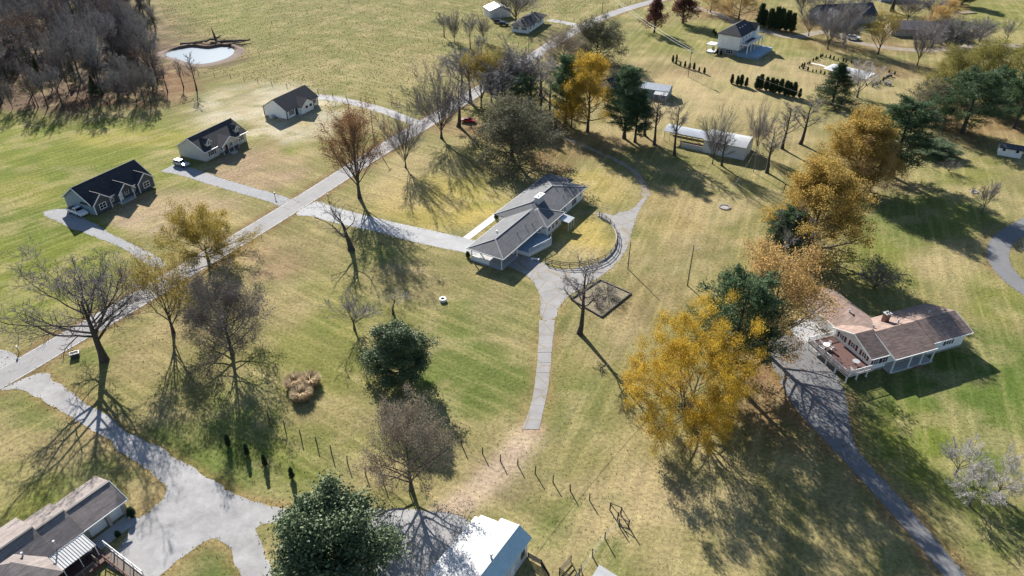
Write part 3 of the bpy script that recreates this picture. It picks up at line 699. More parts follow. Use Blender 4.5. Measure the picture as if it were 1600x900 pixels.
# ---- white new house with black roof
h = base('white_house', (-69.5, 211.77), 65, 'small white house with black roof, black corner trim and one front gable')
foundation(h, 0, 15, 0, 9, .3)
mb = MB(); body(mb, 0, 15, 0, 9, .25, 3.0, 4.5, 5.75); mb.build('wall', M['white_siding'], h)
rb = MB(); roofX(rb, -.3, 15.3, -.45, 2.85, 4.5, 5.95, 9.45, 2.85); rb.build('roof', M['roof_black'], h)
g = MB(); bodyY(g, -1.6, .3, 5.2, 11.0, .25, 2.8, 8.1, 4.5); g.build('gable_wall', M['white_siding'], h)
r_ = MB(); roofY(r_, -1.95, 3.4, 4.8, 2.65, 8.1, 4.75, 11.4, 2.65, .14); r_.build('gable_roof', M['roof_black'], h)
for x, y in ((-.02, -.02), (15, -.02), (-.02, 9.0), (11.0, -1.62)):
    t_ = MB(); t_.box(x-.1, x+.1, y-.1, y+.1, .2, 2.8); t_.build('corner_board', M['black'], h)
win(h, 2.3, 0, 1.7, 1.3, 1.5, frame='white', mull=1, shut='dark_shutter'); win(h, 13.1, 0, 1.7, 1.5, 1.5, shut='dark_shutter'); win(h, 7.6, -1.6, 2.0, 1.1, .8, frame='black'); win(h, 9.6, -1.6, 2.0, 1.1, .8, frame='black')
door(h, 4.5, 0, .25, 1.0, 2.1, m='black')
mb = MB(); mb.box(3.9, 5.15, -1.5, -.02, 0, .22); mb.build('porch_floor', M['concrete'], h)
mb = MB(); mb.box(-1.5, -.3, 4.8, 5.9, 0, .9).box(-1.4, -.4, 4.9, 5.8, .9, 1.0); mb.build('air_conditioner', M['metal_grey'], h)

# ---- long grey-roofed ranch in the middle
h = base('grey_roof_ranch', (-1.83, 124.5), 59, 'long low white ranch house with grey hipped roofs, wide chimney and open carport')
mb = MB(); mb.box(7.2, 17.2, 1.7, 8.5, 0, 2.88).box(16.6, 38.8, .8, 11.4, 0, 2.885).box(17.1, 24.6, -.7, .85, 0, 2.875).box(36, 41.5, 5.7, 11.8, 0, 2.65); mb.build('wall', M['white_siding'], h)
rb = MB(); hip(rb, 0, 23, 0, 9.1, 3.05, 4.55, 4.2, 20.5); rb.build('carport_roof', M['roof_grey'], h)
rb = MB(); hip(rb, 15.8, 39.6, .1, 12.2, 3.06, 5.0, 22.0, 32.0, 6.0); rb.build('main_roof', M['roof_grey'], h)
rb = MB(); hip(rb, 16.4, 25.1, -1.3, 8.0, 3.04, 4.56, 20.3, 21.2, 3.4); rb.build('wing_roof', M['roof_grey'], h)
rb = MB(); hip(rb, 35, 42.1, 5.0, 12.5, 2.82, 4.2, 37, 38.5); rb.build('end_roof', M['roof_grey'], h)
M['cap_light'] = mat('pale_ridge_shingle', (.24, .245, .25), .85, .1)
ridge_cap(h, [((0.1, .1, 3.06), (4.2, 4.55, 4.58)), ((0.1, 9.0, 3.06), (4.2, 4.55, 4.58)), ((4.2, 4.55, 4.58), (18.5, 4.55, 4.58)), ((15.9, 12.1, 3.08), (22, 6.0, 5.03)), ((22, 6.0, 5.03), (32, 6.0, 5.03)), ((39.5, .2, 3.08), (32, 6.0, 5.03)), ((39.5, 12.1, 3.08), (32, 6.0, 5.03)), ((16.5, -1.2, 3.06), (20.3, 3.4, 4.59)), ((25.0, -1.2, 3.06), (21.2, 3.4, 4.59))], M['cap_light'])
f = lambda a, b_, z=2.97: MB().beam((a[0], a[1], z), (b_[0], b_[1], z), .06, .2).build('fascia', M['white'], h)
f((-.03, -.03), (16.4, -.03)); f((-.03, -.03), (-.03, 9.13)); f((-.03, 9.13), (15.8, 9.13)); f((16.37, -1.33), (25.13, -1.33)); f((25.2, .07), (39.63, .07)); f((39.63, .07), (39.63, 12.2)); f((15.77, 12.23), (39.6, 12.23))
chimney(h, 24.0, 4.9, 4.0, 6.1, 2.8, 1.1, 'grey_brick')
vents(h, [(7.5, 6.2, 4.0)]); 
for x, y, z in ((9.5, 2.2, 3.75), (15.0, 1.6, 3.55), (13.2, 2.4, 3.85), (33, 3.0, 4.0), (30.5, 2.0, 3.65)):
    mb = MB(); mb.tube([(0, 0, -.2), (0, 0, .6)], [.07, .07], 6); mb.build('vent_pipe', M['darkmetal'], h, (x, y, z))
posts(h, [(.7, .8), (.7, 8.3), (7.0, .8), (4.0, 8.4)], 0, 2.86, .18, 'white')
mb = MB(); mb.box(.4, 7.2, .5, 8.6, .0, .05); mb.build('carport_slab', M['concrete'], h)
mb = MB(); mb.box(.75, .95, 4.0, 8.2, .05, 1.1); mb.build('carport_half_wall', M['white_siding'], h)
mb = MB(); mb.prism([(8.1, -1.6), (14.7, -3.4), (16.5, -2.6), (17.05, -.72), (16.5, 1.68), (8.1, 1.68)], 0, .85); mb.build('porch_wall', M['white'], h)
mb = MB(); mb.prism([(8.2, -1.45), (14.65, -3.22), (16.4, -2.45), (16.9, -.75), (16.45, 1.66), (8.2, 1.66)], .852, .93); mb.build('porch_floor', M['deck_blue'], h)
railing(h, [(8.2, -1.5), (14.6, -3.25)], .93, .95, 'metal_wall'); railing(h, [(14.6, -3.25), (16.6, -2.3)], .93, .95, 'metal_wall')
for x, w in ((18.6, 1.2), (20.4, 1.2), (22.2, 1.2)): win(h, x, -.7, 1.75, w, 1.7, frame='white')
win(h, 16.6, .9, 1.8, .9, 1.2, '-x'); door(h, 12.0, 1.7, .93, 1.0, 2.0); win(h, 9.6, 1.7, 2.0, 1.2, 1.0); win(h, 14.6, 1.7, 2.0, 1.2, 1.0)
win(h, 27.6, .8, 1.6, 1.0, 1.7); win(h, 29.0, .8, 1.6, 1.0, 1.7); win(h, 34.0, .8, 1.5, 2.6, 2.1, mull=2); win(h, 37.4, .8, 1.7, 1.0, 1.2)
rb = MB(); rb.slab([(22.2, -3.8, 2.25), (25.2, -3.8, 2.25), (25.2, -.72, 2.62), (22.2, -.72, 2.62)], .1); rb.build('canopy', M['metal_grey'], h)
posts(h, [(22.35, -3.65), (25.05, -3.65), (23.7, -3.65)], 0, 2.15, .1)
# white front walk behind the ranch
c_, s_ = math.cos(math.radians(59)), math.sin(math.radians(59))
loc2 = lambda x, y: (-1.83+x*c_-y*s_, 124.5+x*s_+y*c_)
M['pale_concrete'] = mat('pale_concrete', (.62, .61, .58), .9, .1, 1)
walk = tag(empty('front_walk', (0, 0, 0)), kind='structure')
for i in range(12):
    a, b_ = 7.6+i*1.65, 7.6+(i+1)*1.65-.04
    mb = MB(); mb.prism([loc2(a, 13.5), loc2(b_, 13.5), loc2(b_, 15.3), loc2(a, 15.3)], -.05, .05+random.uniform(-.008, .008)); mb.build('slab', M['pale_concrete'], walk)

# ---- brown-roofed ranch with deck on the right
h = base('brown_roof_ranch', (60.72, 92.67), 20, 'white ranch house with brown shingle roof, front porch and maroon shutters')
foundation(h, 0, 21.0, 0, 8.6, .7); foundation(h, 1.2, 8.0, 8.5, 18.0, .5)
mb = MB(); body(mb, 0, 3.6, 0, 8.6, .5, 3.45, 4.3, 5.15); body(mb, 3.55, 21, 0.3, 8.55, .5, 3.25, 3.9, 4.85); mb.box(12.8, 20.97, 0, .32, .5, 3.38); mb.build('wall', M['white_siding'], h)
mb = MB(); bodyY(mb, 8.5, 18, 1.2, 8, .3, 2.95, 4.5, 4.5); mb.build('garage_wall', M['white_siding'], h)
rb = MB(); roofX(rb, -.6, 3.5, -.5, 3.42, 4.3, 5.4, 9.1, 3.42); rb.build('left_roof', M['roof_brown'], h)
rb = MB(); roofX(rb, 3.3, 12.6, -1.7, 3.2, 3.9, 5.15, 9.2, 3.2)
roofX(rb, 12.6, 21.5, -.8, 3.55, 3.9, 5.24, 9.3, 3.25); rb.build('main_roof', M['roof_brown'], h)
rb = MB(); roofY(rb, 4.8, 18.6, .5, 3.0, 4.5, 4.9, 8.6, 3.0); rb.build('garage_roof', M['roof_brown'], h)
t_ = MB(); rake(t_, [(-.64, -.55, 3.35), (-.64, 4.3, 5.32), (-.64, 9.15, 3.35)], .1, .24); t_.beam((-.6, -.55, 3.34), (3.3, -.55, 3.34), .1, .18).beam((3.26, -1.75, 3.14), (3.26, 3.9, 5.07), .1, .26).beam((3.3, -1.75, 3.12), (12.6, -1.75, 3.12), .1, .2).beam((12.6, -.85, 3.47), (21.5, -.85, 3.47), .1, .2).beam((21.54, -.85, 3.47), (21.54, 3.9, 5.16), .1, .24).beam((.45, 4.9, 2.9), (.45, 18.6, 2.9), .1, .2)
boards(t_, 'fascia', M['white'], h)
posts(h, [(3.6, -1.5), (7.3, -1.5), (9.9, -1.5), (12.4, -1.5)], .3, 3.04, .2)
mb = MB(); mb.box(3.4, 12.7, -1.65, .28, 0, .32); mb.build('porch_floor', M['concrete'], h)
mb = MB(); mb.box(8.6, 10.2, -2.1, -1.66, 0, .18); mb.build('step', M['brick'], h)
win(h, 1.2, 0, 2.15, 1.2, 1.3, shut='shutter'); win(h, 2.9, 0, 2.15, .7, 1.3, mull=0, shut='shutter'); win(h, 17.4, 0, 2.1, 1.4, 1.3, shut='shutter'); win(h, 6.0, .3, 1.9, 1.3, 1.5); win(h, 11.0, .3, 1.9, 1.3, 1.5)
door(h, 8.7, .3, .35, 1.0, 2.1, m='shutter')
for y in (1.6, 4.3, 7.0): win(h, 0, y, 2.75 if y == 4.3 else 2.65, 1.2, 1.1, '-x', shut='shutter')
garage_door(h, 1.19, 14.0, 3.0, 2.2, '-x')
chimney(h, 8.6, 6.6, 3.8, 5.9, 1.0, .8, 'brick', 'concrete')
vents(h, [(4.6, 5.4, 4.75), (9.6, 4.8, 4.95), (16.8, 5.0, 4.95), (4.0, 10.5, 4.75), (3.5, 15.0, 4.45)], 'metal_grey')
dk = (-5.4, -.02, -.9, 9.0)
mb = MB(); z = 1.5
mb.box(dk[0], dk[1]-.05, dk[2], dk[3], z-.25, z-.07); mb.build('deck_frame', M['white'], h)
mb = MB()
for i in range(34):
    y0 = dk[2]+(dk[3]-dk[2])*i/34; mb.box(dk[0]-.03, dk[1]-.05, y0, y0+(dk[3]-dk[2])/34-.012, z-.069, z)
mb.build('deck_boards', M['deck'], h)
posts(h, [(-5.2, -.7), (-3.0, -.7), (-.9, -.7), (-5.2, 1.9), (-5.2, 4.2), (-5.2, 6.5), (-5.2, 8.8)], 0, z-.25, .18)
railing(h, [(-.2, -.85), (-5.35, -.85)], z); railing(h, [(-5.35, -.85), (-5.35, 8.95)], z); railing(h, [(-5.35, 8.95), (-.2, 8.95)], z)
DECK = h
def local(h, x, y, z=0):
    a = h.rotation_euler[2]; return (h.location.x+x*math.cos(a)-y*math.sin(a), h.location.y+x*math.sin(a)+y*math.cos(a), z)
def patio_table(at, label, rz=0):
    e = empty('patio_table', at, rz, label, 'table')
    mb = MB(); mb.tube([(0, 0, .68), (0, 0, .73)], [.6, .6], 20); mb.build('table_top', M['white'], e)
    for i in range(4):
        a = i*PI/2+.4; mb = MB(); mb.beam((.45*math.cos(a), .45*math.sin(a), 0), (.38*math.cos(a), .38*math.sin(a), .68), .06); mb.build('leg', M['white'], e)
def patio_chair(at, rz, label, group=None):
    e = empty('patio_chair', at, rz, label, 'chair', group)
    mb = MB(); mb.box(-.25, .25, -.25, .25, .40, .45); mb.build('seat', M['white'], e)
    mb = MB(); mb.slab([(-.25, .24, .9), (.25, .24, .9), (.25, .30, .91), (-.25, .30, .91)], .46); mb.build('backrest', M['white'], e)
    for sx in (-1, 1):
        for sy in (-1, 1):
            mb = MB(); mb.beam((sx*.22, sy*.22, 0), (sx*.22, sy*.22, .40), .045); mb.build('leg', M['white'], e)
        mb = MB(); mb.box(sx*.27-.03, sx*.27+.03, -.24, .26, .62, .66); mb.build('armrest', M['white'], e)
patio_table(local(h, -3.6, 6.6, z), 'white round table ringed by chairs on the brown deck')
for i in range(4):
    a = i*PI/2+.3; patio_chair(local(h, -3.6+1.0*math.cos(a), 6.6+1.0*math.sin(a), z), math.radians(20)+a-PI/2, 'white garden chair at the round table on the deck', 'chairs around the deck table')
e = empty('glass_table', local(h, -1.9, 1.2, z), 0, 'small round table with dark top standing alone on the brown deck', 'table')
mb = MB(); mb.tube([(0, 0, .66), (0, 0, .70)], [.62, .62], 20); mb.build('table_top', M['metal_grey'], e)
mb = MB(); mb.tube([(0, 0, .0), (0, 0, .66)], [.05, .05], 8).tube([(0, 0, 0), (0, 0, .05)], [.3, .28], 12); mb.build('pedestal', M['darkmetal'], e)
patio_chair(local(h, -4.0, -.1, z), 1.0, 'white garden chair alone in the corner of the deck railing')

# ---- taupe-roofed house at the lower left
h = base('taupe_roof_house', (-52.41, 63.44), 57, 'house with stepped taupe roof, double garage and ribbed white patio cover')
mb = MB(); body(mb, -5.8, 0, .6, 6.6, 0, 2.7, 3.2, 3.9); body(mb, -9.5, -5.8, .2, 7.3, 0, 2.7, 3.3, 4.2); body(mb, -24, -9.5, .2, 8.6, 0, 2.7, 3.7, 4.5); mb.box(-16, -11, -3.6, .25, 0, 2.72); mb.box(-.5, 0, .05, .62, 0, 2.5).box(-2.7, -2.3, .05, .62, 0, 2.5); mb.build('wall', M['beige_siding'], h)
rb = MB(); roofX(rb, -5.75, .35, -.35, 2.76, 3.2, 4.2, 7.1, 2.76); roofX(rb, -9.45, -5.7, -.36, 2.78, 3.3, 4.5, 7.8, 2.76); roofX(rb, -26, -9.4, -.37, 2.80, 3.7, 4.85, 9.2, 2.76); rb.build('roof', M['roof_taupe'], h)
t_ = MB(); t_.beam((-5.75, 3.1, 4.2), (.35, 3.1, 4.2), .3, .06).beam((-9.45, 3.2, 4.5), (-5.7, 3.2, 4.5), .3, .06).beam((-24, 3.6, 4.85), (-9.4, 3.6, 4.85), .3, .06); boards(t_, 'ridge_vent', M['black'], h)
rb = MB(); hip(rb, -16.8, -10.4, -4.0, 6.0, 2.84, 4.6, -13.7, -13.5, .9); rb.build('hip_roof', M['roof_taupe'], h)
t_ = MB(); t_.beam((-10.3, -.40, 2.66), (.38, -.40, 2.66), .1, .16); t_.beam((.39, -.36, 2.68), (.39, 3.2, 4.13), .08, .2); boards(t_, 'gutter', M['white'], h)
garage_door(h, -1.4, .6, 1.75, 2.2); garage_door(h, -3.9, .6, 2.2, 2.2)
rb = MB(); rb.slab([(-10.35, -3.3, 2.38), (-6.0, -3.3, 2.38), (-6.0, -.42, 2.66), (-10.35, -.42, 2.66)], .07)
for i in range(14):
    x = -10.3+4.25*i/13; rb.beam((x, -3.3, 2.41), (x, -.44, 2.69), .05, .06)
rb.build('patio_cover', M['metal_white'], h)
posts(h, [(-10.2, -3.2), (-8.2, -3.2), (-6.15, -3.2)], .5, 2.3, .09)
mb = MB(); mb.box(-11, -5.6, -4.6, .18, 0, .5); mb.build('deck', M['deck'], h)
railing(h, [(-10.3, -4.5), (-7.4, -4.5)], .5, .95, 'wood'); railing(h, [(-6.9, -3.4), (-6.9, -4.5)], .5, .95, 'wood')
mb = MB(); mb.slab([(-6.2, -3.4, .5), (-4.9, -3.4, .5), (-4.7, -10.5, .12), (-6.0, -10.5, .12)], .1); mb.build('ramp', M['wood'], h)
railing(h, [(-4.95, -2.6, .5), (-4.75, -10.4, .12)], 0, 1.0, 'white', 1.2); railing(h, [(-6.2, -4.6, .5), (-6.0, -10.4, .12)], 0, 1.0, 'brick', .9)
for x, y, z_, t in ((-9.0, -.05, 3.0, 1.1), (-12.1, 1.4, 3.7, .55)):
    mb = MB(); mb.tube([(0, 0, 0), (0, 0, t)], [.09, .09], 8).tube([(0, 0, t), (0, 0, t+.16)], [.17, .15], 8); mb.build('flue_pipe', M['metal_grey'], h, (x, y, z_))
win(h, -13.0, -3.6, 1.6, 1.4, 1.2); door(h, -8.3, .2, .5, 1.0, 2.0)
mb = MB(); mb.box(-5.6, .1, -2.2, .04, -.02, .035); mb.build('garage_apron', M['concrete'], h)
e = empty('patio_grill', local(h, -6.9, -2.6, .5), .7, 'black barbecue grill on the deck under the ribbed patio cover', 'grill')
mb = MB(); mb.box(-.45, .45, -.25, .25, .5, .85); mb.build('firebox', M['black'], e)
mb = MB(); mb.tube([(-.45, 0, .86), (.45, 0, .86)], [.25, .25], 10); mb.build('hood', M['darkmetal'], e)
for sx in (-.4, .4):
    mb = MB(); mb.box(sx-.04, sx+.04, -.2, .2, 0, .5); mb.build('leg', M['black'], e)

# ---- white metal outbuilding at the bottom
h = base('white_outbuilding', (2.0, 56.32), 57, 'white metal outbuilding with broad flat roof and pale blue ribbed slope', 'building')
mb = MB(); vs = [(0.2, 0), (7.4, 0), (7.4, 3.3), (1.8, 4.45), (.2, 3.3)]
mb.add([(x, y, z_) for x in (-16, .25) for y, z_ in vs], [(0,1,2,3,4),(9,8,7,6,5)]+[(i, (i+1) % 5, 5+(i+1) % 5, 5+i) for i in range(5)]); mb.build('wall', M['metal_wall'], h)
rb = MB(); rb.slab([(-16.5, -.15, 3.5), (.75, -.15, 3.5), (.75, 1.8, 4.7), (-16.5, 1.8, 4.7)], .1)
for i in range(58):
    x = -16.4+17.1*i/57; rb.beam((x, -.15, 3.52), (x, 1.78, 4.72), .06, .07)
rb.build('ribbed_roof', M['metal_teal'], h)
rb = MB(); rb.slab([(-16.5, 1.802, 4.72), (.7, 1.802, 4.72), (.7, 4.5, 4.2), (-16.5, 4.5, 4.2)], .1); rb.slab([(-16.5, 4.502, 4.2), (-.35, 4.502, 4.2), (-.5, 7.8, 3.55), (-16.5, 7.8, 3.55)], .1); rb.build('flat_roof', M['metal_white'], h)
t_ = MB(); t_.beam((-16.5, 1.8, 4.76), (.75, 1.8, 4.76), .22, .06); t_.build('ridge_cap', M['metal_wall'], h)
win(h, .25, 3.2, 1.7, .9, 1.2, '+x'); door(h, -3.2, .2, 0, 1.0, 2.1); win(h, -.9, .2, 1.8, .9, 1.2, frame='wood')
mb = MB(); mb.tube([(0, 0, -.2), (0, 0, .75)], [.15, .15], 10).tube([(0, 0, .75), (0, 0, .95)], [.26, .22], 10); mb.build('flue_pipe', M['metal_grey'], h, (-5.2, 2.0, 4.7))

# ---- arched metal barn with open lean-to
h = base('arched_barn', (63.54, 181.23), 150, 'pale metal barn with arched roof and a long open lean-to', 'barn')
mb = MB(); mb.box(.0, 11.6, -8.6, 0, 0, 3.55); mb.build('wall', M['metal_wall'], h)
def arch(mb, x0, x1, y0, y1, z0, rise, n=10, th=.08):
    pr = [(y0+(y1-y0)*i/n, z0+rise*math.sin(PI*i/n)) for i in range(n+1)]
    for (a, za), (b_, zb) in zip(pr[:-1], pr[1:]): mb.slab([(x0, a, za), (x1, a, za), (x1, b_, zb), (x0, b_, zb)], th)
mb = MB(); arch(mb, -.15, 11.75, -8.8, .2, 3.62, 1.15); mb.build('roof', M['metal_white'], h)
for x in (0.02, 11.58):
    g = MB(); pr = [(-8.6+8.6*i/10, 3.54+1.0*math.sin(PI*i/10)) for i in range(11)]
    g.add([(x, a, b_) for a, b_ in pr]+[(x+.05, a, b_) for a, b_ in pr], [tuple(range(11)), tuple(range(21, 10, -1))]+[(i, i+1, 12+i, 11+i) for i in range(10)]+[(10, 0, 11, 21)]); g.build('arch_wall', M['metal_wall'], h)
mb = MB(); arch(mb, 11.8, 24.2, -8.4, -2.4, 2.95, .75); mb.build('lean_to_roof', M['metal_grey'], h)
for x in np.linspace(12.2, 23.9, 8):
    for y in (-8.1, -2.7):
        mb = MB(); mb.box(x-.06, x+.06, y-.06, y+.06, 0, 2.95); mb.build('post', M['metal_grey'], h)
mb = MB(); mb.box(11.8, 24, -8.45, -8.38, .2, 1.6); mb.build('back_panel', M['stone'], h)
for i in range(3):
    mb = MB(); mb.box(11.7+i*2.1, 13.75+i*2.1, -.25, -.15, 0, 1.45); mb.build('pen_panel', M['metal_grey'], h)
win(h, 0, -3.0, 1.9, .9, 1.2, '-x'); door(h, 0, -6.2, 0, 1.0, 2.1, '-x')
b_ = MB(); b_.tube([(-.8, 0, .75), (.8, 0, .75)], [.75, .75], 16); M['hay'] = mat('old_hay', (.17, .075, .045), .95, .3, 4, .4)
tag(b_.build('hay_bale', M['hay'], None, local(h, 13.6, -1.6, 0)), 'rusty brown round bale beside the open lean-to', 'bale')

# ---- two storey white house with porch and blue patio
h = base('two_storey_house', (88.09, 280.48), 54, 'two storey white house with steep dark roof, balcony porch and blue patio')
mb = MB(); mb.box(0, 17.5, .35, 8.6, 0, 2.1); mb.build('basement_wall', M['stone'], h)
mb = MB(); mb.box(-.25, 17.7, 0, 8.9, 2.1, 7.3); mb.build('wall', M['white_siding'], h)
rb = MB(); hip(rb, -.7, 18.2, -.5, 9.4, 7.4, 10.6, 4.2, 13.5); rb.build('roof', M['roof_black'], h)
rb = MB(); roofY(rb, -1.2, 5, 13.0, 7.3, 15.6, 9.6, 18.3, 7.3, .15); rb.build('cross_roof', M['roof_black'], h)
mb = MB(); bodyY(mb, -.9, 1, 13.3, 17.9, 4.4, 7.2, 15.6, 9.3); mb.build('cross_wall', M['white_siding'], h)
mb = MB(); mb.box(.0, 17.0, -3.4, -.02, 4.25, 4.5); mb.build('porch_roof', M['white'], h)
mb = MB(); mb.box(1.2, 12.5, -2.6, -.3, 4.502, 4.53); mb.build('balcony_floor', M['roof_slate'], h)
railing(h, [(.1, -3.3), (16.9, -3.3)], 4.5, .95, 'white', .3); railing(h, [(.1, -3.3), (.1, -.1)], 4.5, .95, 'white', .3)
posts(h, [(.3+16.4*i/4, -3.2) for i in range(5)], 1.25, 4.25, .3)
mb = MB(); mb.box(-.8, 15.5, -8.2, .33, 0, 1.22); mb.build('patio', M['deck_blue'], h)
for x in (2.5, 5.6, 8.6, 11.6): win(h, x, 0, 2.75, 1.3, 2.0, frame='white')
for x in (3.2, 6.2, 9.6): win(h, x, 0, 5.9, .8, 1.3, mull=0)
win(h, 0, 7.0, 1.1, 1.0, 1.5, '-x', mull=0); win(h, 0, 3.6, 1.1, 3.0, 1.7, '-x', mull=2)
mb = MB(); mb.box(-2.6, 1.8, 9.0, 12.4, 3.1, 3.3); mb.build('side_porch_roof', M['white'], h); mb = MB(); mb.box(-2.4, 1.6, 8.95, 12.2, 0, .5); mb.build('side_porch_floor', M['white'], h)
posts(h, [(-2.3, 12.1), (-2.3, 9.3), (1.5, 12.1)], .5, 3.1, .25)
vents(h, [(4.5, 2.6, 8.9), (7.2, 2.6, 8.9), (10.0, 2.6, 8.9)])

# ---- white ranch by the far field
h = base('hip_roof_ranch', (6.84, 312.35), 68, 'small white ranch with dark hipped roof beside the far field')
mb = MB(); mb.box(1.6, 21, .5, 8.2, 0, 2.9); mb.build('wall', M['white_siding'], h)
rb = MB(); hip(rb, .9, 23.8, -.3, 8.9, 3.0, 4.9, 5.5, 19.5); rb.build('roof', M['roof_black'], h)
posts(h, [(23.2, .2), (23.2, 4.2)], 0, 2.85, .2)
for y in (2.4, 6.2): win(h, 1.6, y, 1.8, 1.4, 1.3, '-x', shut='dark_shutter')
for x in (4.5, 8.5, 14.5, 17.5): win(h, x, .5, 1.8, 1.2, 1.2, shut='dark_shutter')
door(h, 11.6, .5, .1, 1.0, 2.1)
mb = MB(); mb.tube([(0, 0, -.3), (0, 0, 1.2)], [.2, .18], 8); mb.build('flue_pipe', M['darkmetal'], h, (16, 4.3, 4.9))
h = base('white_garage', G(766, 29), 20, 'pale garage with white gable roof behind the bare tree', 'garage')
mb = MB(); bodyY(mb, 0, 9, 0, 10, 0, 3.4, 5, 4.9); mb.build('wall', M['metal_wall'], h)
rb = MB(); roofY(rb, -.3, 9.3, -.3, 3.4, 5, 5.2, 10.3, 3.4); rb.build('roof', M['metal_white'], h); garage_door(h, 3, 0, 2.8, 2.4, m='metal_grey'); garage_door(h, 7, 0, 2.8, 2.4, m='metal_grey')
# ---- dark gabled house behind the pines
h = base('pine_hidden_house', G(962, 158), 40, 'dark gabled house half hidden behind the pine and golden tree')
mb = MB(); body(mb, 0, 12, 0, 9, 0, 3.4, 4.5, 6.1); mb.build('wall', M['tan_siding'], h)
rb = MB(); roofX(rb, -.5, 12.5, -.5, 3.3, 4.5, 6.4, 9.5, 3.3); rb.build('roof', M['roof_black'], h)
win(h, 3, 0, 1.8, 1.3, 1.3); win(h, 8, 0, 1.8, 1.3, 1.3); win(h, 0, 4.5, 1.8, 1.3, 1.3, '-x')
h = base('grey_carport_house', G(1001, 150), -25, 'small grey house with pale porch roof standing behind thin bare trees')
mb = MB(); mb.box(0, 9, 0, 6, 0, 2.8); mb.build('wall', M['blue_siding'], h)
rb = MB(); roofX(rb, -.4, 9.4, -.5, 2.85, 3, 4.0, 6.5, 2.85); rb.build('roof', M['metal_grey'], h)
mb = MB(); mb.slab([(5, -3, 2.3), (9.4, -3, 2.3), (9.4, -.52, 2.7), (5, -.52, 2.7)], .1); mb.build('porch_roof', M['metal_white'], h); posts(h, [(5.2, -2.9), (9.2, -2.9)], 0, 2.2, .12)
win(h, 2.2, 0, 1.6, 1.4, 1.2); door(h, 6.6, 0, 0, 1.0, 2.1)
# ---- houses at the top right
def far_house(at, ang, L, W, hh, rise, wall, roof, label, wing=None):
    h = base('country_house', at, ang, label)
    mb = MB(); body(mb, 0, L, 0, W, 0, hh, W/2, hh+rise-.25); mb.build('wall', M[wall], h)
    rb = MB(); roofX(rb, -.5, L+.5, -.6, hh-.1, W/2, hh+rise, W+.6, hh-.1); rb.build('roof', M[roof], h)
    if wing:
        a, b_, d = wing
        mb = MB(); bodyY(mb, -d, 1, a, b_, 0, hh, (a+b_)/2, hh+rise*.8-.3); mb.build('wing_wall', M[wall], h)
        rb = MB(); roofY(rb, -d-.5, W*.4, a-.5, hh-.1, (a+b_)/2, hh+rise*.8, b_+.5, hh-.1); rb.build('wing_roof', M[roof], h)
        garage_door(h, (a+b_)/2, -d, (b_-a)*.6, 2.3)
    for i in range(int(L//4)):
        x = 2+i*4
        if not wing or not (wing[0]-1 < x < wing[1]+1): win(h, x, 0, 1.7, 1.3, 1.3)
    door(h, L*.55, 0, .1, 1.0, 2.1)
far_house(G(1284, 40), 10, 26, 12, 3.4, 4.2, 'blue_siding', 'roof_slate', 'big house with steep slate roof behind the bare trees', (0, 9, 5))
far_house(G(1392, 56), -8, 24, 10, 2.9, 2.6, 'beige_siding', 'roof_taupe', 'low house with grey brown roof among the bare trees on the lane', (16, 23, 3))
far_house(G(1376, 3), 5, 18, 9, 3.2, 3, 'blue_siding', 'roof_slate', 'pale blue house at the edge of the far lawn')
# ---- small pale blue shed on the right
h = base('pale_shed', G(1594, 248), 152, 'small pale blue shed with worn dark roof in the tree shade', 'shed')
mb = MB(); mb.box(0, 5.5, -3.6, 0, 0, 2.3); mb.build('wall', M['white_siding'], h)
rb = MB(); roofX(rb, -.3, 5.8, .35, 2.3, -1.8, 3.1, -4.0, 2.3, .12); rb.build('roof', M['roof_slate'], h)
win(h, 1.2, 0, 1.75, .7, .6, '+y', frame='black', mull=0); win(h, 4.4, 0, 1.75, .7, .6, '+y', frame='black', mull=0); door(h, 0, -1.8, 0, 1.6, 1.9, '-x', m='black')

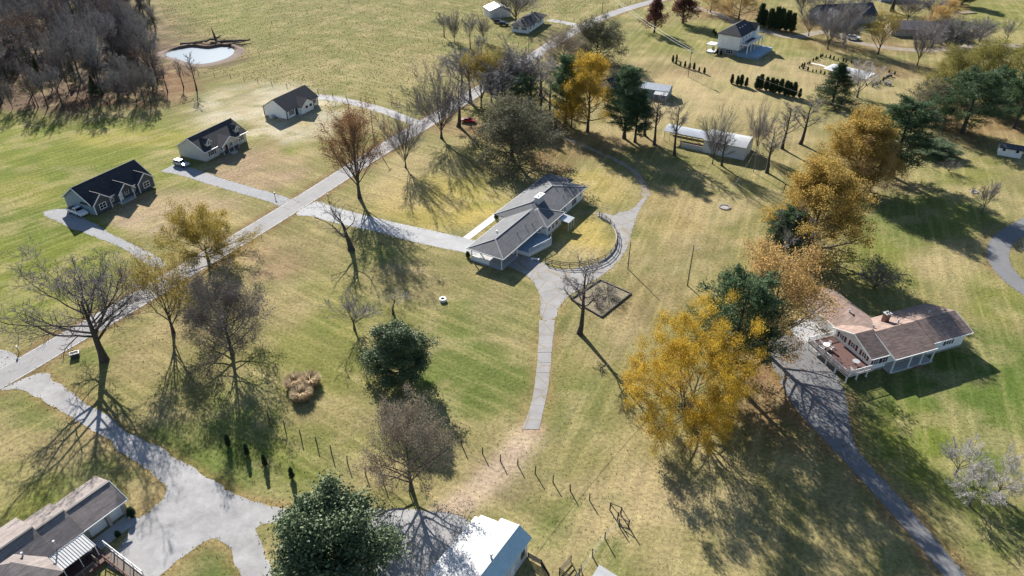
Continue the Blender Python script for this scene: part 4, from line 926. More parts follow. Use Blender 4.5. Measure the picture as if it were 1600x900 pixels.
# ------------------------------------------------------------------ vehicles
def vehicle(name, at, rz, kind, paint, label, cat, scale=1.0):
    e = empty(name, (at[0], at[1], 0), rz, label, cat)
    e.scale = (scale,)*3
    if kind == 'pickup':
        L, W = 5.6, 1.95
        prof = [(-2.8, .5), (-2.8, 1.05), (-.35, 1.08), (-.3, 1.12), (1.15, 1.15), (2.55, 1.02), (2.8, .85), (2.8, .45)]
        cabin = [(-.35, 1.05), (-.2, 1.78), (.75, 1.82), (1.45, 1.12)]
    elif kind == 'suv':
        L, W = 4.7, 1.88
        prof = [(-2.35, .45), (-2.35, 1.0), (-2.2, 1.1), (1.05, 1.1), (2.1, .98), (2.35, .8), (2.35, .4)]
        cabin = [(-2.2, 1.05), (-1.85, 1.7), (.3, 1.72), (1.15, 1.08)]
    else:
        L, W = 4.6, 1.8
        prof = [(-2.3, .4), (-2.3, .85), (-1.5, .95), (1.0, .92), (2.1, .8), (2.3, .65), (2.3, .35)]
        cabin = [(-1.6, .9), (-.9, 1.38), (.2, 1.42), (1.1, .88)]
    w = W/2
    def loft(pr, ws):
        mb = MB(); n = len(pr)
        vs = [(x, -ws[i], z) for i, (x, z) in enumerate(pr)]+[(x, ws[i], z) for i, (x, z) in enumerate(pr)]
        mb.add(vs, [tuple(range(n-1, -1, -1)), tuple(range(n, 2*n))]+[(i, (i+1) % n, n+(i+1) % n, n+i) for i in range(n)]); return mb
    bd = loft(prof, [w-(.08 if i in (0, len(prof)-1) else 0) for i in range(len(prof))])
    body_o = bd.build('body', M[paint], e)
    md = body_o.modifiers.new('bevel', 'BEVEL'); md.width = .07; md.segments = 2
    cb = loft(cabin, [w-.06, w-.24, w-.24, w-.08]); cab = cb.build('cabin', M[paint], e)
    md = cab.modifiers.new('bevel', 'BEVEL'); md.width = .05; md.segments = 2
    # glass set on the cabin sides and ends
    (x0, z0), (x1, z1), (x2, z2), (x3, z3) = cabin
    def q(a, t): return a
    for s in (-1, 1):
        g = MB()
        pts = []
        for u, v in ((.10, .22), (.90, .22), (.90, .86), (.10, .86)):
            zz = z0+(z1-z0)*v; xa = x0+(x1-x0)*v; xb = x3+(x2-x3)*v
            yy = (w-.06)+((w-.24)-(w-.06))*v+.012
            pts.append((xa+(xb-xa)*u, s*yy, zz))
        g.add(pts+[(a, b_-s*.03, c) for a, b_, c in pts], [(0,1,2,3),(7,6,5,4),(0,4,5,1),(1,5,6,2),(2,6,7,3),(3,7,4,0)])
        g.build('side_window', M['glass'], e)
    for (xa, za, xb, zb), nm in (((x3, z3, x2, z2), 'windscreen'), ((x0, z0, x1, z1), 'rear_window')):
        sg = 1 if nm == 'windscreen' else -1
        g = MB(); pts = []
        for v, yw in ((.14, w-.16), (.14, -(w-.16)), (.88, -(w-.30)), (.88, w-.30)):
            pts.append((xa+(xb-xa)*v+sg*.02, yw, za+(zb-za)*v+.015))
        g.add(pts+[(a-sg*.05, b_, c-.02) for a, b_, c in pts], [(0,1,2,3),(7,6,5,4),(0,4,5,1),(1,5,6,2),(2,6,7,3),(3,7,4,0)])
        g.build(nm, M['glass'], e)
    if kind == 'pickup':
        g = MB(); g.box(-2.68, -.45, -w+.14, w-.14, 1.06, 1.088); g.build('bed', M['darkmetal'], e)
    for sx in (-L*.31, L*.31):
        for s in (-1, 1):
            t = MB(); t.tube([(0, s*-.12, 0), (0, s*.12, 0)], [.36, .36], 16); o = t.build('wheel', M['rubber'], e, (sx, s*(w-.08), .36))
            r_ = MB(); r_.tube([(0, s*.10, 0), (0, s*.135, 0)], [.22, .2], 12); r_.build('rim', M['chrome'], o)
    for s in (-1, 1):
        g = MB(); g.box(L/2-.06, L/2+.02, s*(w-.32)-.16, s*(w-.32)+.16, .68, .82); g.build('headlight', M['lamp'], e)
        g = MB(); g.box(-L/2-.02, -L/2+.06, s*(w-.22)-.1, s*(w-.22)+.1, .7, .95); g.build('tail_light', M['car_red'], e)
    return e
vehicle('pickup_truck', G(122, 334), math.radians(-32), 'pickup', 'car_white', 'white pickup truck parked on gravel beside the navy house', 'pickup', 1.05)
vehicle('parked_car', G(284, 259), math.radians(-28), 'suv', 'car_silver', 'silver car parked at the end of the gravel lane by the tan house', 'car')
vehicle('utility_cart', G(429, 184), math.radians(20), 'sedan', 'car_silver', 'small grey cart parked in the shadow of the white house', 'cart', .6)
vehicle('parked_car', G(779, 36), math.radians(-12), 'suv', 'car_black', 'dark car beside the pale garage, the one nearer the garage wall', 'car')
vehicle('parked_car', G(787, 40), math.radians(-12), 'suv', 'car_black', 'dark car beside the pale garage, the one farther from its wall', 'car')
vehicle('parked_car', G(732, 191), math.radians(-10), 'sedan', 'car_red', 'red car parked in shade between the bare tree and the olive tree', 'car')
vehicle('parked_car', G(1333, 62), math.radians(-15), 'suv', 'car_white', 'white car parked on the lane beneath bare trees', 'car', 1.15)
# riding mower by the pool
def mower(at, rz, label):
    e = empty('riding_mower', (at[0], at[1], 0), rz, label, 'mower')
    mb = MB(); mb.box(-.9, .9, -.55, .55, .25, .5); mb.build('deck', M['black'], e)
    mb = MB(); mb.prism([(.1, -.35), (1.0, -.3), (1.0, .3), (.1, .35)], .5, .95); mb.build('hood', M['car_white'], e)
    mb = MB(); mb.box(-.7, -.1, -.3, .3, .5, .75).box(-.75, -.62, -.3, .3, .75, 1.2); mb.build('seat', M['black'], e)
    mb = MB(); mb.tube([(.15, 0, .9), (-.05, 0, 1.25)], [.03, .03], 6).tube([(-.05, -.18, 1.25), (-.05, .18, 1.25)], [.03, .03], 6); mb.build('steering', M['darkmetal'], e)
    for x, r_ in ((-.55, .36), (.75, .26)):
        for s in (-1, 1):
            t = MB(); t.tube([(x, s*.45, r_), (x, s*.65, r_)], [r_, r_], 12); t.build('wheel', M['rubber'], e)
mower(G(1387, 133), .4, 'black and white riding mower standing by the pool shrubs')
# white boat on its trailer behind the thin trees
e = empty('boat', (*G(1035, 146), 0), math.radians(65), 'small white boat parked beside the grey house behind bare trees', 'boat')
mb = MB()
st = [(-2.6, .85, .55), (-1.2, .95, .5), (.6, .9, .5), (1.9, .55, .58), (2.8, .04, .75)]
vs = []
for x, w_, zb in st: vs += [(x, -w_, 1.3), (x, -w_*.75, zb), (x, w_*.75, zb), (x, w_, 1.3)]
fs = [(0,1,2,3)]+[(i*4+a, i*4+a+1, i*4+5+a, i*4+4+a) for i in range(4) for a in range(3)]+[(i*4+3, i*4, i*4+4, i*4+7) for i in range(4)]
mb.add(vs, fs); mb.build('hull', M['car_white'], e)
mb = MB(); mb.prism([(-2.3, -.6), (.3, -.6), (.3, .6), (-2.3, .6)], 1.302, 1.34); mb.build('cockpit', M['darkmetal'], e)
mb = MB(); mb.slab([(.5, -.6, 1.75), (.5, .6, 1.75), (.9, .5, 1.32), (.9, -.5, 1.32)], .03); mb.build('windscreen', M['glass'], e)
mb = MB(); mb.beam((-2.4, 0, .4), (3.6, 0, .4), .12); mb.build('trailer', M['darkmetal'], e)
for s in (-1, 1):
    t = MB(); t.tube([(-.6, s*.85, .3), (-.6, s*1.05, .3)], [.3, .3], 12); t.build('wheel', M['rubber'], e)

# ------------------------------------------------------------------ poles and wires
def pole(px, py, h, label, arm=None, rad=.14, lamp=False, transformer=False, name='utility_pole'):
    x, y = G(px, py); e = empty(name, (x, y, 0), 0, label, 'pole')
    mb = MB(); mb.tube([(0, 0, -.3), (0, 0, h*.5), (0, 0, h)], [rad, rad*.85, rad*.65], 10); mb.build('shaft', M['wood'] if name == 'utility_pole' else M['wood_dark'], e)
    if arm is not None:
        c, s = math.cos(arm), math.sin(arm)
        mb = MB(); mb.beam((-.9*c, -.9*s, h-.4), (.9*c, .9*s, h-.4), .1, .12); mb.build('crossarm', M['wood'], e)
        for t in (-.8, 0, .8):
            mb = MB(); mb.tube([(t*c, t*s, h-.34), (t*c, t*s, h-.16)], [.05, .04], 6); mb.build('insulator', M['metal_grey'], e)
    if lamp:
        mb = MB(); mb.tube([(0, 0, h-.5), (.5, -.3, h-.35), (.9, -.5, h-.4)], [.03, .03, .03], 6).tube([(.9, -.5, h-.62), (.9, -.5, h-.4)], [.2, .12], 10); mb.build('area_light', M['lamp'], e)
    if transformer:
        mb = MB(); mb.tube([(.32, 0, h-1.9), (.32, 0, h-1.0)], [.25, .25], 12).tube([(.32, 0, h-1.0), (.32, 0, h-.9)], [.25, .18], 12); mb.build('transformer', M['metal_grey'], e)
    return (x, y, h)
pA = pole(1075, 120, 10, 'tall wooden utility pole with grey transformer above the young shrubs', .3, transformer=True)
pB = pole(941, 20, 11, 'wooden utility pole at the bend of the main road', .3)
pC = pole(826, 84, 10.5, 'wooden utility pole at the road edge near the far white ranch', 1.2)
pD = pole(585, 226, 10, 'wooden utility pole by the gravel track to the white house', 1.2)
pE = pole(1074, 446, 9.5, 'utility pole carrying an area light beside the orange tinged tree', None, lamp=True)
pF = pole(1421, 247, 9.5, 'utility pole on the lawn beside the olive bush', .8)
pG_ = pole(981, 420, 6.5, 'plain dark wooden post standing on the lawn beside the paved loop', None, .11, name='yard_post')
pH = pole(1177, 269, 8.0, 'slim service pole at the corner of the arched barn', None, .1)
def wire(a, b_, sag, label, r=.02):
    mb = MB(); pts = []
    for i in range(13):
        t = i/12; pts.append(tuple(a[k]+(b_[k]-a[k])*t-(sag*4*t*(1-t) if k == 2 else 0) for k in range(3)))
    mb.tube(pts, [r]*13, 4); tag(mb.build('overhead_wire', M['wire'], None), label, 'wire', 'overhead wires')
up = lambda p, d=-.2, dx=0: (p[0]+dx, p[1], p[2]+d)
wire(up(pB, -.2), up(pA, -.2), 1.2, 'overhead wire between the road bend pole and the transformer pole', .022)
wire(up(pB, -.9), up(pA, -1.0), 1.5, 'overhead wire between the road bend pole and the transformer pole', .022)
wire(up(pC), up(pB), 1.0, 'overhead wire following the road between two utility poles')
wire(up(pD), up(pC), 1.2, 'overhead wire following the road between two utility poles')
wire(up(pH), up(pE), .8, 'overhead wire from the barn corner pole to the area light pole')
wire(up(pE, -.6), (-1.0, 63.0, 4.3), 1.0, 'pale service wire dropping from the area light pole to the outbuilding', .022)
wire(up(pA, -.4), up(pF, -.3), 2.0, 'overhead wire from the transformer pole towards the olive bush pole')

# ------------------------------------------------------------------ fences
M['post'] = mat('fence_post', (.055, .045, .04), .9, .3, 5)
def fence(name, pts_px, label, h=1.5, wires=3, step=None):
    P_ = [G(*p) for p in pts_px]
    e = empty(name, (P_[0][0], P_[0][1], 0), 0, label, 'fence')
    ox, oy = P_[0]
    if step:
        q = []
        for a, b_ in zip(P_[:-1], P_[1:]):
            n = max(1, round(math.hypot(b_[0]-a[0], b_[1]-a[1])/step)); q += [(a[0]+(b_[0]-a[0])*i/n, a[1]+(b_[1]-a[1])*i/n) for i in range(n)]
        P_ = q+[P_[-1]]
    pm = MB(); pm.tube([(0, 0, -.2), (.02, 0, h)], [.1, .08], 7); me = pm.mesh('post', M['post'])
    for x, y in P_:
        o = link('post', me, e, (x-ox, y-oy, 0)); o.rotation_euler = (random.uniform(-.05, .05), random.uniform(-.05, .05), random.uniform(0, 6)); o.scale = (1, 1, random.uniform(.92, 1.1))
    for k in range(wires):
        mb = MB(); z = .35+k*(h-.45)/max(1, wires-1)
        mb.tube([(x-ox, y-oy, z) for x, y in P_], [.009]*len(P_), 3, cap=False); mb.build('strand', M['wire'], e)
fence('wire_fence', [(421,656),(445,668),(470,682),(495,693),(518,708),(543,724),(571,741),(600,757),(640,772)], 'wire fence of dark posts running past the small conifers to the grey brown tree')
fence('wire_fence', [(722,697),(754,709),(782,721),(809,727),(836,740),(864,754),(891,767),(921,782),(953,797)], 'wire fence of dark posts crossing the straw lawn to the timber gate')
fence('wire_fence', [(967,822),(945,842),(926,870),(905,900),(890,925)], 'wire fence of dark posts running from the timber gate to the stock pen')
fence('wire_fence', [(286,116),(310,117),(360,121),(425,133),(497,146),(520,152),(585,160),(640,172)], 'thin field fence along the far pasture behind the white house', 1.4, 2, 6)
fence('wire_fence', [(425,38),(480,20),(545,4),(580,-6)], 'faint fence line crossing the far pasture', 1.3, 2, 8)
fence('wire_fence', [(670,66),(677,68),(720,74)], 'short stretch of fence at the corner of the far pasture', 1.5, 2, 5)
fence('wire_fence', [(897,33),(907,34),(940,22),(985,6),(1020,-4)], 'field fence on the bank above the road bend', 1.4, 3, 5)
# timber H-brace gateway
e = empty('timber_gate', (*G(953, 797), 0), 0, 'dark timber gateway with cross rails between two wire fences', 'gate')
o0 = np.array(G(953, 797)); 
gp = [np.array(G(*p))-o0 for p in ((953,797),(970,804),(965,812),(982,824))]
for p in gp:
    mb = MB(); mb.tube([(p[0], p[1], -.2), (p[0], p[1], 1.55)], [.1, .085], 8); mb.build('post', M['post'], e)
for a, b_, z in ((0, 1, 1.45), (2, 3, 1.0), (1, 3, 1.3), (0, 2, 1.2)):
    mb = MB(); mb.beam((*gp[a], z), (*gp[b_], z), .09); mb.build('rail', M['post'], e)
mb = MB(); mb.beam((*gp[1], 1.4), (*gp[2], .3), .06); mb.build('brace', M['wood'], e)
# boarded stock pen at the bottom edge
def board_panel(name, a_px, b_px, label, m='wood', h=1.4, n=4, cat='fence'):
    a, b_ = np.array(G(*a_px)), np.array(G(*b_px)); d = b_-a; e = empty(name, (a[0], a[1], 0), 0, label, cat)
    for i in range(n):
        z = .25+(h-.35)*i/(n-1); mb = MB(); mb.beam((0, 0, z), (d[0], d[1], z), .04, .14); mb.build('board', M[m], e)
    k = max(1, int(np.linalg.norm(d)/1.3))
    for i in range(k+1):
        mb = MB(); mb.box(-.06, .06, -.06, .06, 0, h); mb.build('post', M[m], e, (d[0]*i/k, d[1]*i/k, 0))
board_panel('board_fence', (874,898), (892,878), 'pale boarded fence panel at the corner of the stock pen', 'wood')
board_panel('board_fence', (874,898), (898,915), 'weathered boarded fence side of the stock pen facing the outbuilding', 'wood_dark')
board_panel('board_fence', (908,893), (898,915), 'short dark fence panel closing the stock pen', 'wood_dark')
board_panel('rail_fence', (825,872), (846,884), 'dark slatted railing at the corner of the white outbuilding', 'black', 1.2, 5)
board_panel('rail_fence', (846,884), (858,905), 'dark slatted railing running down beside the white outbuilding', 'black', 1.2, 5)
e = empty('stock_shed', (*G(950, 958), 0), math.radians(57), 'low white roofed stock shed beside the pen', 'shed')
mb = MB(); mb.box(0, 3.5, 0, 3, 0, 1.8); mb.build('wall', M['metal_wall'], e)
mb = MB(); mb.slab([(-.3, -.3, 1.9), (3.8, -.3, 1.9), (3.8, 3.3, 2.3), (-.3, 3.3, 2.3)], .08); mb.build('roof', M['metal_white'], e)
# curved rail fence round the ranch's back yard
cf = smooth_line([G(*p) for p in [(852,411),(868,415),(890,418),(912,416),(934,411),(950,402),(961,388),(964,372),(960,358),(950,347),(940,341),(934,338)]], 3)
e = empty('curved_fence', (cf[0][0], cf[0][1], 0), 0, 'curved dark rail fence enclosing the yard behind the grey roofed ranch', 'fence')
for i, p in enumerate(cf):
    q = p-cf[0]
    if i % 2 == 0:
        mb = MB(); mb.box(-.07, .07, -.07, .07, -.1, 1.3); mb.build('post', M['wood_dark'], e, (q[0], q[1], 0))
    if i+2 < len(cf) and i % 2 == 0:
        q2 = cf[i+2]-cf[0]
        for z in (.35, .75, 1.15):
            mb = MB(); mb.beam((q[0], q[1], z), (q2[0], q2[1], z), .05, .12); mb.build('rail', M['wood_dark'] if p[1] < 131 else M['wood'], e)
for a, b_ in zip(cf[:-1], cf[1:]):  # low pale kerb under the far half of the fence
    if a[1] > 128: MB().beam((a[0]-cf[0][0], a[1]-cf[0][1], .12), (b_[0]-cf[0][0], b_[1]-cf[0][1], .12), .3, .24).build('kerb', M['concrete'], e)
# timber edged bed
bp_ = [np.array(G(*p)) for p in ((892,468),(938,438),(986,459),(940,496))]; o0 = bp_[0]
e = empty('raised_bed', (o0[0], o0[1], 0), 0, 'square bed edged with dark timbers and filled with dead brush', 'garden bed')
for i in range(4):
    a, b_ = bp_[i]-o0, bp_[(i+1) % 4]-o0
    mb = MB(); mb.beam((*a, .14), (*b_, .14), .22, .26); mb.build('edging', M['wood_dark'] if i != 1 else M['wood'], e)
mb = MB(); mb.prism([tuple((p-o0)*.98) for p in bp_], .0, .05); M['mulch'] = mat('bed_mulch', (.20, .165, .10), .95, .45, 2, .5); mb.build('soil', M['mulch'], e)
# tyre planter on the lawn
e = empty('tyre_planter', (*G(692, 470), 0), 0, 'small white ringed planter standing alone on the lawn', 'planter')
mb = MB()
for i in range(20):
    a, b_ = 2*PI*i/20, 2*PI*(i+1)/20; mb.beam((.55*math.cos(a), .55*math.sin(a), .3), (.55*math.cos(b_), .55*math.sin(b_), .3), .3, .55)
mb.build('ring', M['white'], e); mb = MB(); mb.tube([(0, 0, .02), (0, 0, .35)], [.42, .42], 16); mb.build('soil', M['mulch'], e)
# fire pit ring
e = empty('fire_pit', (*G(1132, 324), 0), 0, 'ring of pale ash and stones on the worn lawn beside the orange tree', 'fire pit')
mb = MB(); mb.tube([(0, 0, 0), (0, 0, .07)], [1.1, .9], 18); mb.build('ash', M['stone'], e)
for i in range(14):
    a = 2*PI*i/14; mb = MB(); mb.box(-.2, .2, -.15, .15, 0, .25); o = mb.build('stone', M['stone'], e, (1.25*math.cos(a), 1.25*math.sin(a), 0)); o.rotation_euler = (0, .1, a+PI/2)
# swimming pool, covered, with surround
po = [np.array(G(*p)) for p in ((1286,107),(1302,100),(1368,115),(1352,125))]
pm_ = sum(po)/4; M['pool_cover'] = mat('pool_cover', (.36, .38, .40), .7, .15, .5)
pool = tag(empty('pool_surround', (0, 0, 0)), kind='structure')
for i in range(4):
    a, b_ = po[i], po[(i+1) % 4]; a2, b2 = a+(pm_-a)*.13, b_+(pm_-b_)*.13
    mb = MB(); mb.prism([tuple(a), tuple(b_), tuple(b2), tuple(a2)], -.05, .09+.001*i); mb.build('coping', M['pale_concrete'], pool)
mb = MB(); mb.prism([tuple(p+(pm_-p)*.13) for p in po], -.05, .05); mb.build('pool_cover', M['pool_cover'], pool)
ribbon('pool_path', [(1268,99),(1280,101),(1290,104)], 1.2, .02, M['pale_concrete'])
# mailboxes
def mailbox(px, py, label, m='black'):
    e = empty('mailbox', (*G(px, py), 0), .6, label, 'mailbox')
    mb = MB(); mb.box(-.06, .06, -.06, .06, 0, 1.1); mb.build('post', M['wood_dark'], e)
    mb = MB(); mb.box(-.14, .14, -.3, .3, 1.1, 1.3).tube([(0, -.3, 1.3), (0, .3, 1.3)], [.14, .14], 10); mb.build('box', M[m], e)
mailbox(30, 551, 'mailbox on a dark post beside the gravel road shoulder', 'metal_grey')
mailbox(430, 309, 'small mailbox on the verge opposite the gravel lane', 'black')
mailbox(513, 311, 'dark mailbox beside the mouth of the concrete drive', 'black')
# sign frame by the drive
e = empty('sign_frame', (*G(118, 557), 0), .5, 'low dark framed box with white rim at the roadside under the oak', 'sign')
mb = MB(); mb.box(-.7, .7, -.45, .45, .0, .8); mb.build('box', M['wood_dark'], e)
for a in ((-.75, .75, -.5, -.4), (-.75, .75, .4, .5), (-.75, -.65, -.4, .4), (.65, .75, -.4, .4)):
    mb = MB(); mb.box(*a, .8, .88); mb.build('rim', M['white'], e)
# small lawn items
def bench(at, rz, label, m='white'):
    e = empty('bench', (at[0], at[1], 0), rz, label, 'bench')
    mb = MB(); mb.box(-.9, .9, -.22, .22, .42, .48); mb.build('seat', M[m], e)
    for s in (-.7, .7):
        mb = MB(); mb.box(s-.08, s+.08, -.2, .2, 0, .42); mb.build('leg', M[m], e)
bench(G(836, 407), -.2, 'white bench at the corner of the ranch porch')
e = empty('stone_slab', (*G(1509, 20), 0), .2, 'low square timber bordered bed on the far lawn by the round evergreen', 'garden bed')
mb = MB(); mb.box(-4, 4, -2.5, 2.5, 0, .3); mb.build('border', M['wood_dark'], e); mb = MB(); mb.box(-3.5, 3.5, -2.1, 2.1, .3, .34); mb.build('soil', M['mulch'], e)
e = empty('stone_ring', (*G(1522, 300), 0), 0, 'pale stone ring lying on the lawn beside the small bare tree', 'fire pit')
for i in range(10):
    a = 2*PI*i/10; mb = MB(); mb.box(-.2, .2, -.15, .15, 0, .2); o = mb.build('stone', M['concrete'], e, (.8*math.cos(a), .8*math.sin(a), 0)); o.rotation_euler = (.05, .1, a+PI/2)
# log pile on the pond bank
for i, (a, b_, r_, zz) in enumerate((((283,73),(318,70),.55,.9), ((330,72),(352,66),.5,.9), ((345,70),(392,66),.6,1.0), ((322,69),(345,64),.4,1.3), ((356,74),(384,68),.35,.9), ((300,71),(335,66),.4,.9))):
    A_, B_ = G(*a), G(*b_); mb = MB(); n_ = 6
    mb.tube([(A_[0]+(B_[0]-A_[0])*k/n_, A_[1]+(B_[1]-A_[1])*k/n_+random.uniform(-.4, .4), zz+random.uniform(-.15, .25)) for k in range(n_+1)], [r_*(1-.6*k/n_) for k in range(n_+1)], 8)
    tag(mb.build('fallen_log', M['bark_dark'], None), 'fallen dark log lying on the muddy bank behind the pond', 'log', 'logs on the pond bank')
x_, y_ = G(337, 62); mb = MB(); mb.tube([(x_, y_, 0), (x_-.3, y_, 2.5), (x_-.7, y_, 4.8)], [.6, .35, .1], 8).tube([(x_, y_, .6), (x_+1.5, y_-.3, 1.2), (x_+3.0, y_+.3, 1.9)], [.4, .25, .08], 7)
tag(mb.build('dead_stump', M['bark_dark'], None), 'broken dead stump standing upright behind the pond', 'stump')

# ------------------------------------------------------------------ trees
def unit(v): return v/np.maximum(np.linalg.norm(v, axis=-1, keepdims=True), 1e-9)
def perp(d):
    ref = np.where(np.abs(d[..., 2:3]) < .9, np.array([0, 0, 1.]), np.array([1., 0, 0]))
    a = unit(np.cross(d, ref)); return a, np.cross(d, a)
def grow(rng, par, prad, n, t, ang, L, K=4, wob=.12, up=.05, rr=.6, tip=.35, rel=True, shape=None, rmin=.01):
    """children on every parent polyline; par (N,K+1,3), prad (N,K+1)"""
    N, K1 = par.shape[:2]
    tt = t[0]+(t[1]-t[0])*((np.arange(n)[None]+rng.random((N, n)))/n)
    az = (np.arange(n)[None]*2.39996+rng.random((N, 1))*6.283+rng.normal(0, .35, (N, n)))
    f = tt*(K1-1); i = np.minimum(f.astype(int), K1-2); u = (f-i)[..., None]
    rows = np.arange(N)[:, None]
    p = par[rows, i]*(1-u)+par[rows, i+1]*u
    tg = unit(par[rows, i+1]-par[rows, i])
    rp = prad[rows, i]*(1-u[..., 0])+prad[rows, i+1]*u[..., 0]
    plen = np.linalg.norm(np.diff(par, axis=1), axis=2).sum(1)[:, None]
    a, b = perp(tg)
    am = ang[0] if len(ang) == 2 else ang[0]+(ang[1]-ang[0])*(tt-t[0])/(t[1]-t[0])     # low limbs lie flatter than high ones
    th = np.radians(rng.normal(0, ang[-1], (N, n))+am)[..., None]
    d = np.cos(th)*tg+np.sin(th)*(np.cos(az)[..., None]*a+np.sin(az)[..., None]*b)
    ln = (L*plen if rel else L)*(shape(tt) if shape else (1-.45*tt))*rng.uniform(.72, 1.25, (N, n))
    r0 = np.maximum(rp*rr*rng.uniform(.8, 1.1, (N, n)), rmin)
    p = p.reshape(-1, 3); d = unit(d.reshape(-1, 3)); ln = ln.ravel(); r0 = r0.ravel()
    M_ = len(p); pts = np.zeros((M_, K+1, 3)); pts[:, 0] = p
    for k in range(K):
        d = unit(d+rng.normal(0, wob, (M_, 3))+np.array([0, 0, up]))
        pts[:, k+1] = pts[:, k]+d*(ln/K)[:, None]
    rad = r0[:, None]*(1-(1-tip)*np.linspace(0, 1, K+1)[None])
    return pts, np.maximum(rad, rmin*.7)
def tubes(pts, rad, s=4):
    N, K1 = pts.shape[:2]
    d = np.zeros_like(pts); d[:, 1:-1] = pts[:, 2:]-pts[:, :-2]; d[:, 0] = pts[:, 1]-pts[:, 0]; d[:, -1] = pts[:, -1]-pts[:, -2]
    a, b = perp(unit(d))
    ph = np.arange(s)*2*PI/s
    v = pts[:, :, None]+rad[:, :, None, None]*(np.cos(ph)[None, None, :, None]*a[:, :, None]+np.sin(ph)[None, None, :, None]*b[:, :, None])
    base_ = (np.arange(N)*K1*s)[:, None, None]
    k = np.arange(K1-1)[None, :, None]*s; j = np.arange(s)[None, None]; j2 = (j+1) % s
    f = np.stack([base_+k+j, base_+k+j2, base_+k+s+j2, base_+k+s+j], -1).reshape(-1, 4)
    return v.reshape(-1, 3), f
def leaves(rng, c, size, n, sig, asp=.7, along=None, flat=0.0, cl=None, zf=.8):
    """n leaves scattered round every centre c"""
    N = len(c)
    pos = np.repeat(c, n, 0)+rng.normal(0, 1, (N*n, 3))*np.array([sig, sig, sig*zf])
    u = unit(rng.normal(0, 1, (N*n, 3)))
    if along is not None: u = unit(np.repeat(along, n, 0)+rng.normal(0, .45, (N*n, 3)))
    w = rng.normal(0, 1, (N*n, 3))
    if flat: u[:, 2] *= (1-flat); u = unit(u); w[:, 2] *= (1-flat)
    w = unit(np.cross(u, np.cross(w, u)))
    sz = size*rng.uniform(.6, 1.3, (N*n, 1))
    q = np.stack([pos-u*sz*.5, pos+w*sz*asp*.5, pos+u*sz*.5, pos-w*sz*asp*.5], 1)
    tint = np.clip(np.repeat(rng.random(N) if cl is None else cl, n)*.62+rng.random(N*n)*.38, 0, 1)
    return q.reshape(-1, 3), np.arange(N*n*4).reshape(-1, 4), np.repeat(tint, 4)
class Tree:
    def __init__(s): s.tv = []; s.tf = []; s.cv = []; s.cf = []; s.ct = []; s.cm = []; s.nt = 0; s.nc = 0
    def trunk(s, v, f): s.tv.append(v); s.tf.append(f+s.nt); s.nt += len(v)
    def crown(s, v, f, tint=None, m=0):
        s.cv.append(v); s.cf.append(f+s.nc); s.nc += len(v)
        s.ct.append(np.full(len(v), .5) if tint is None else tint); s.cm.append(np.full(len(f), m))
    def done(s, name, bark, mats):
        t = np_mesh(name+'_trunk', np.concatenate(s.tv), np.concatenate(s.tf), bark, smooth=True)
        c = np_mesh(name+'_crown', np.concatenate(s.cv), np.concatenate(s.cf), mats, np.concatenate(s.ct), matidx=np.concatenate(s.cm))
        z = np.concatenate(s.cv); s.h = float(np.percentile(z[:, 2], 98.5)); s.r = float(np.percentile(np.hypot(z[:, 0], z[:, 1]), 92))
        return t, c
def stem(rng, h, r, wob=.02, K=8, lean=(0, 0), tip=.2):
    z = np.linspace(0, h, K+1); off = np.cumsum(rng.normal(0, wob*h/K, (K+1, 2)), 0); off[0] = 0
    p = np.zeros((1, K+1, 3)); p[0, :, :2] = off+np.outer(z, lean); p[0, :, 2] = z; p[0, 0, 2] = -.3
    rad = r*(1-(1-tip)*np.linspace(0, 1, K+1)); rad[0] *= 1.45; rad[1] *= 1.08
    return p, rad[None]
PROTO = {}
def deciduous(name, h, seed, trunk=(.45, .3), limbs=None, lv=(), bark='bark', twig='twig', leaf=None, leafs=None, wob=.02, stems=1, lean=(0, 0)):
    """limbs/lv: dicts for grow(); leafs: (level, size, n, sigma)"""
    rng = np.random.default_rng(seed); T = Tree()
    P0, R0 = [], []
    for k in range(stems):
        a = 2*PI*k/max(stems, 1)+.5
        sp = (lean[0], lean[1]) if stems == 1 else (.22*math.cos(a)+lean[0], .22*math.sin(a)+lean[1])
        p, r = stem(rng, h*trunk[0]*(1 if k == 0 else rng.uniform(.8, 1)), trunk[1]*(1 if stems == 1 else .7), wob, 8, sp); P0.append(p); R0.append(r)
    cur = (np.concatenate(P0), np.concatenate(R0)); T.trunk(*tubes(*cur, s=8))
    out = [cur]
    for i, sp in enumerate(limbs):
        sp = dict(sp)
        if i == 0 and sp.get('rel') is False: sp['L'] *= h
        nxt = grow(rng, *out[-1], **sp); out.append(nxt)
        if i < 2: T.trunk(*tubes(*nxt, s=5 if i == 0 else 4))
        else: T.crown(*tubes(*nxt, s=3), m=0)
    if leaf:
        for lvl, size, n, sig, frac in leafs:
            p = out[lvl][0]; c = p[:, -1] if frac >= 1 else p[:, int(p.shape[1]*frac)]
            grp = np.repeat(rng.random(len(out[2][0])), int(math.ceil(len(c)/len(out[2][0]))))[:len(c)] if lvl > 2 else rng.random(len(c))
            cl = np.clip(grp*.6+rng.random(len(c))*.4, 0, 1)
            keep = rng.random(len(c)) < .45+.75*np.repeat(rng.random(len(out[2][0])), int(math.ceil(len(c)/len(out[2][0]))))[:len(c)] if lvl > 2 else np.ones(len(c), bool)
            c, cl = c[keep], cl[keep]; big = rng.random(len(c)) < .45
            for sel, k_, s_ in ((big, n, 1.15), (~big, max(1, int(n*1.2)), .75)):
                v, f, t = leaves(rng, c[sel], size*s_, k_, sig, cl=cl[sel]); T.crown(v, f, t, 1)
    PROTO[name] = (*T.done(name, M[bark], [M[twig]]+([M[leaf]] if leaf else [])), T.h, T.r)
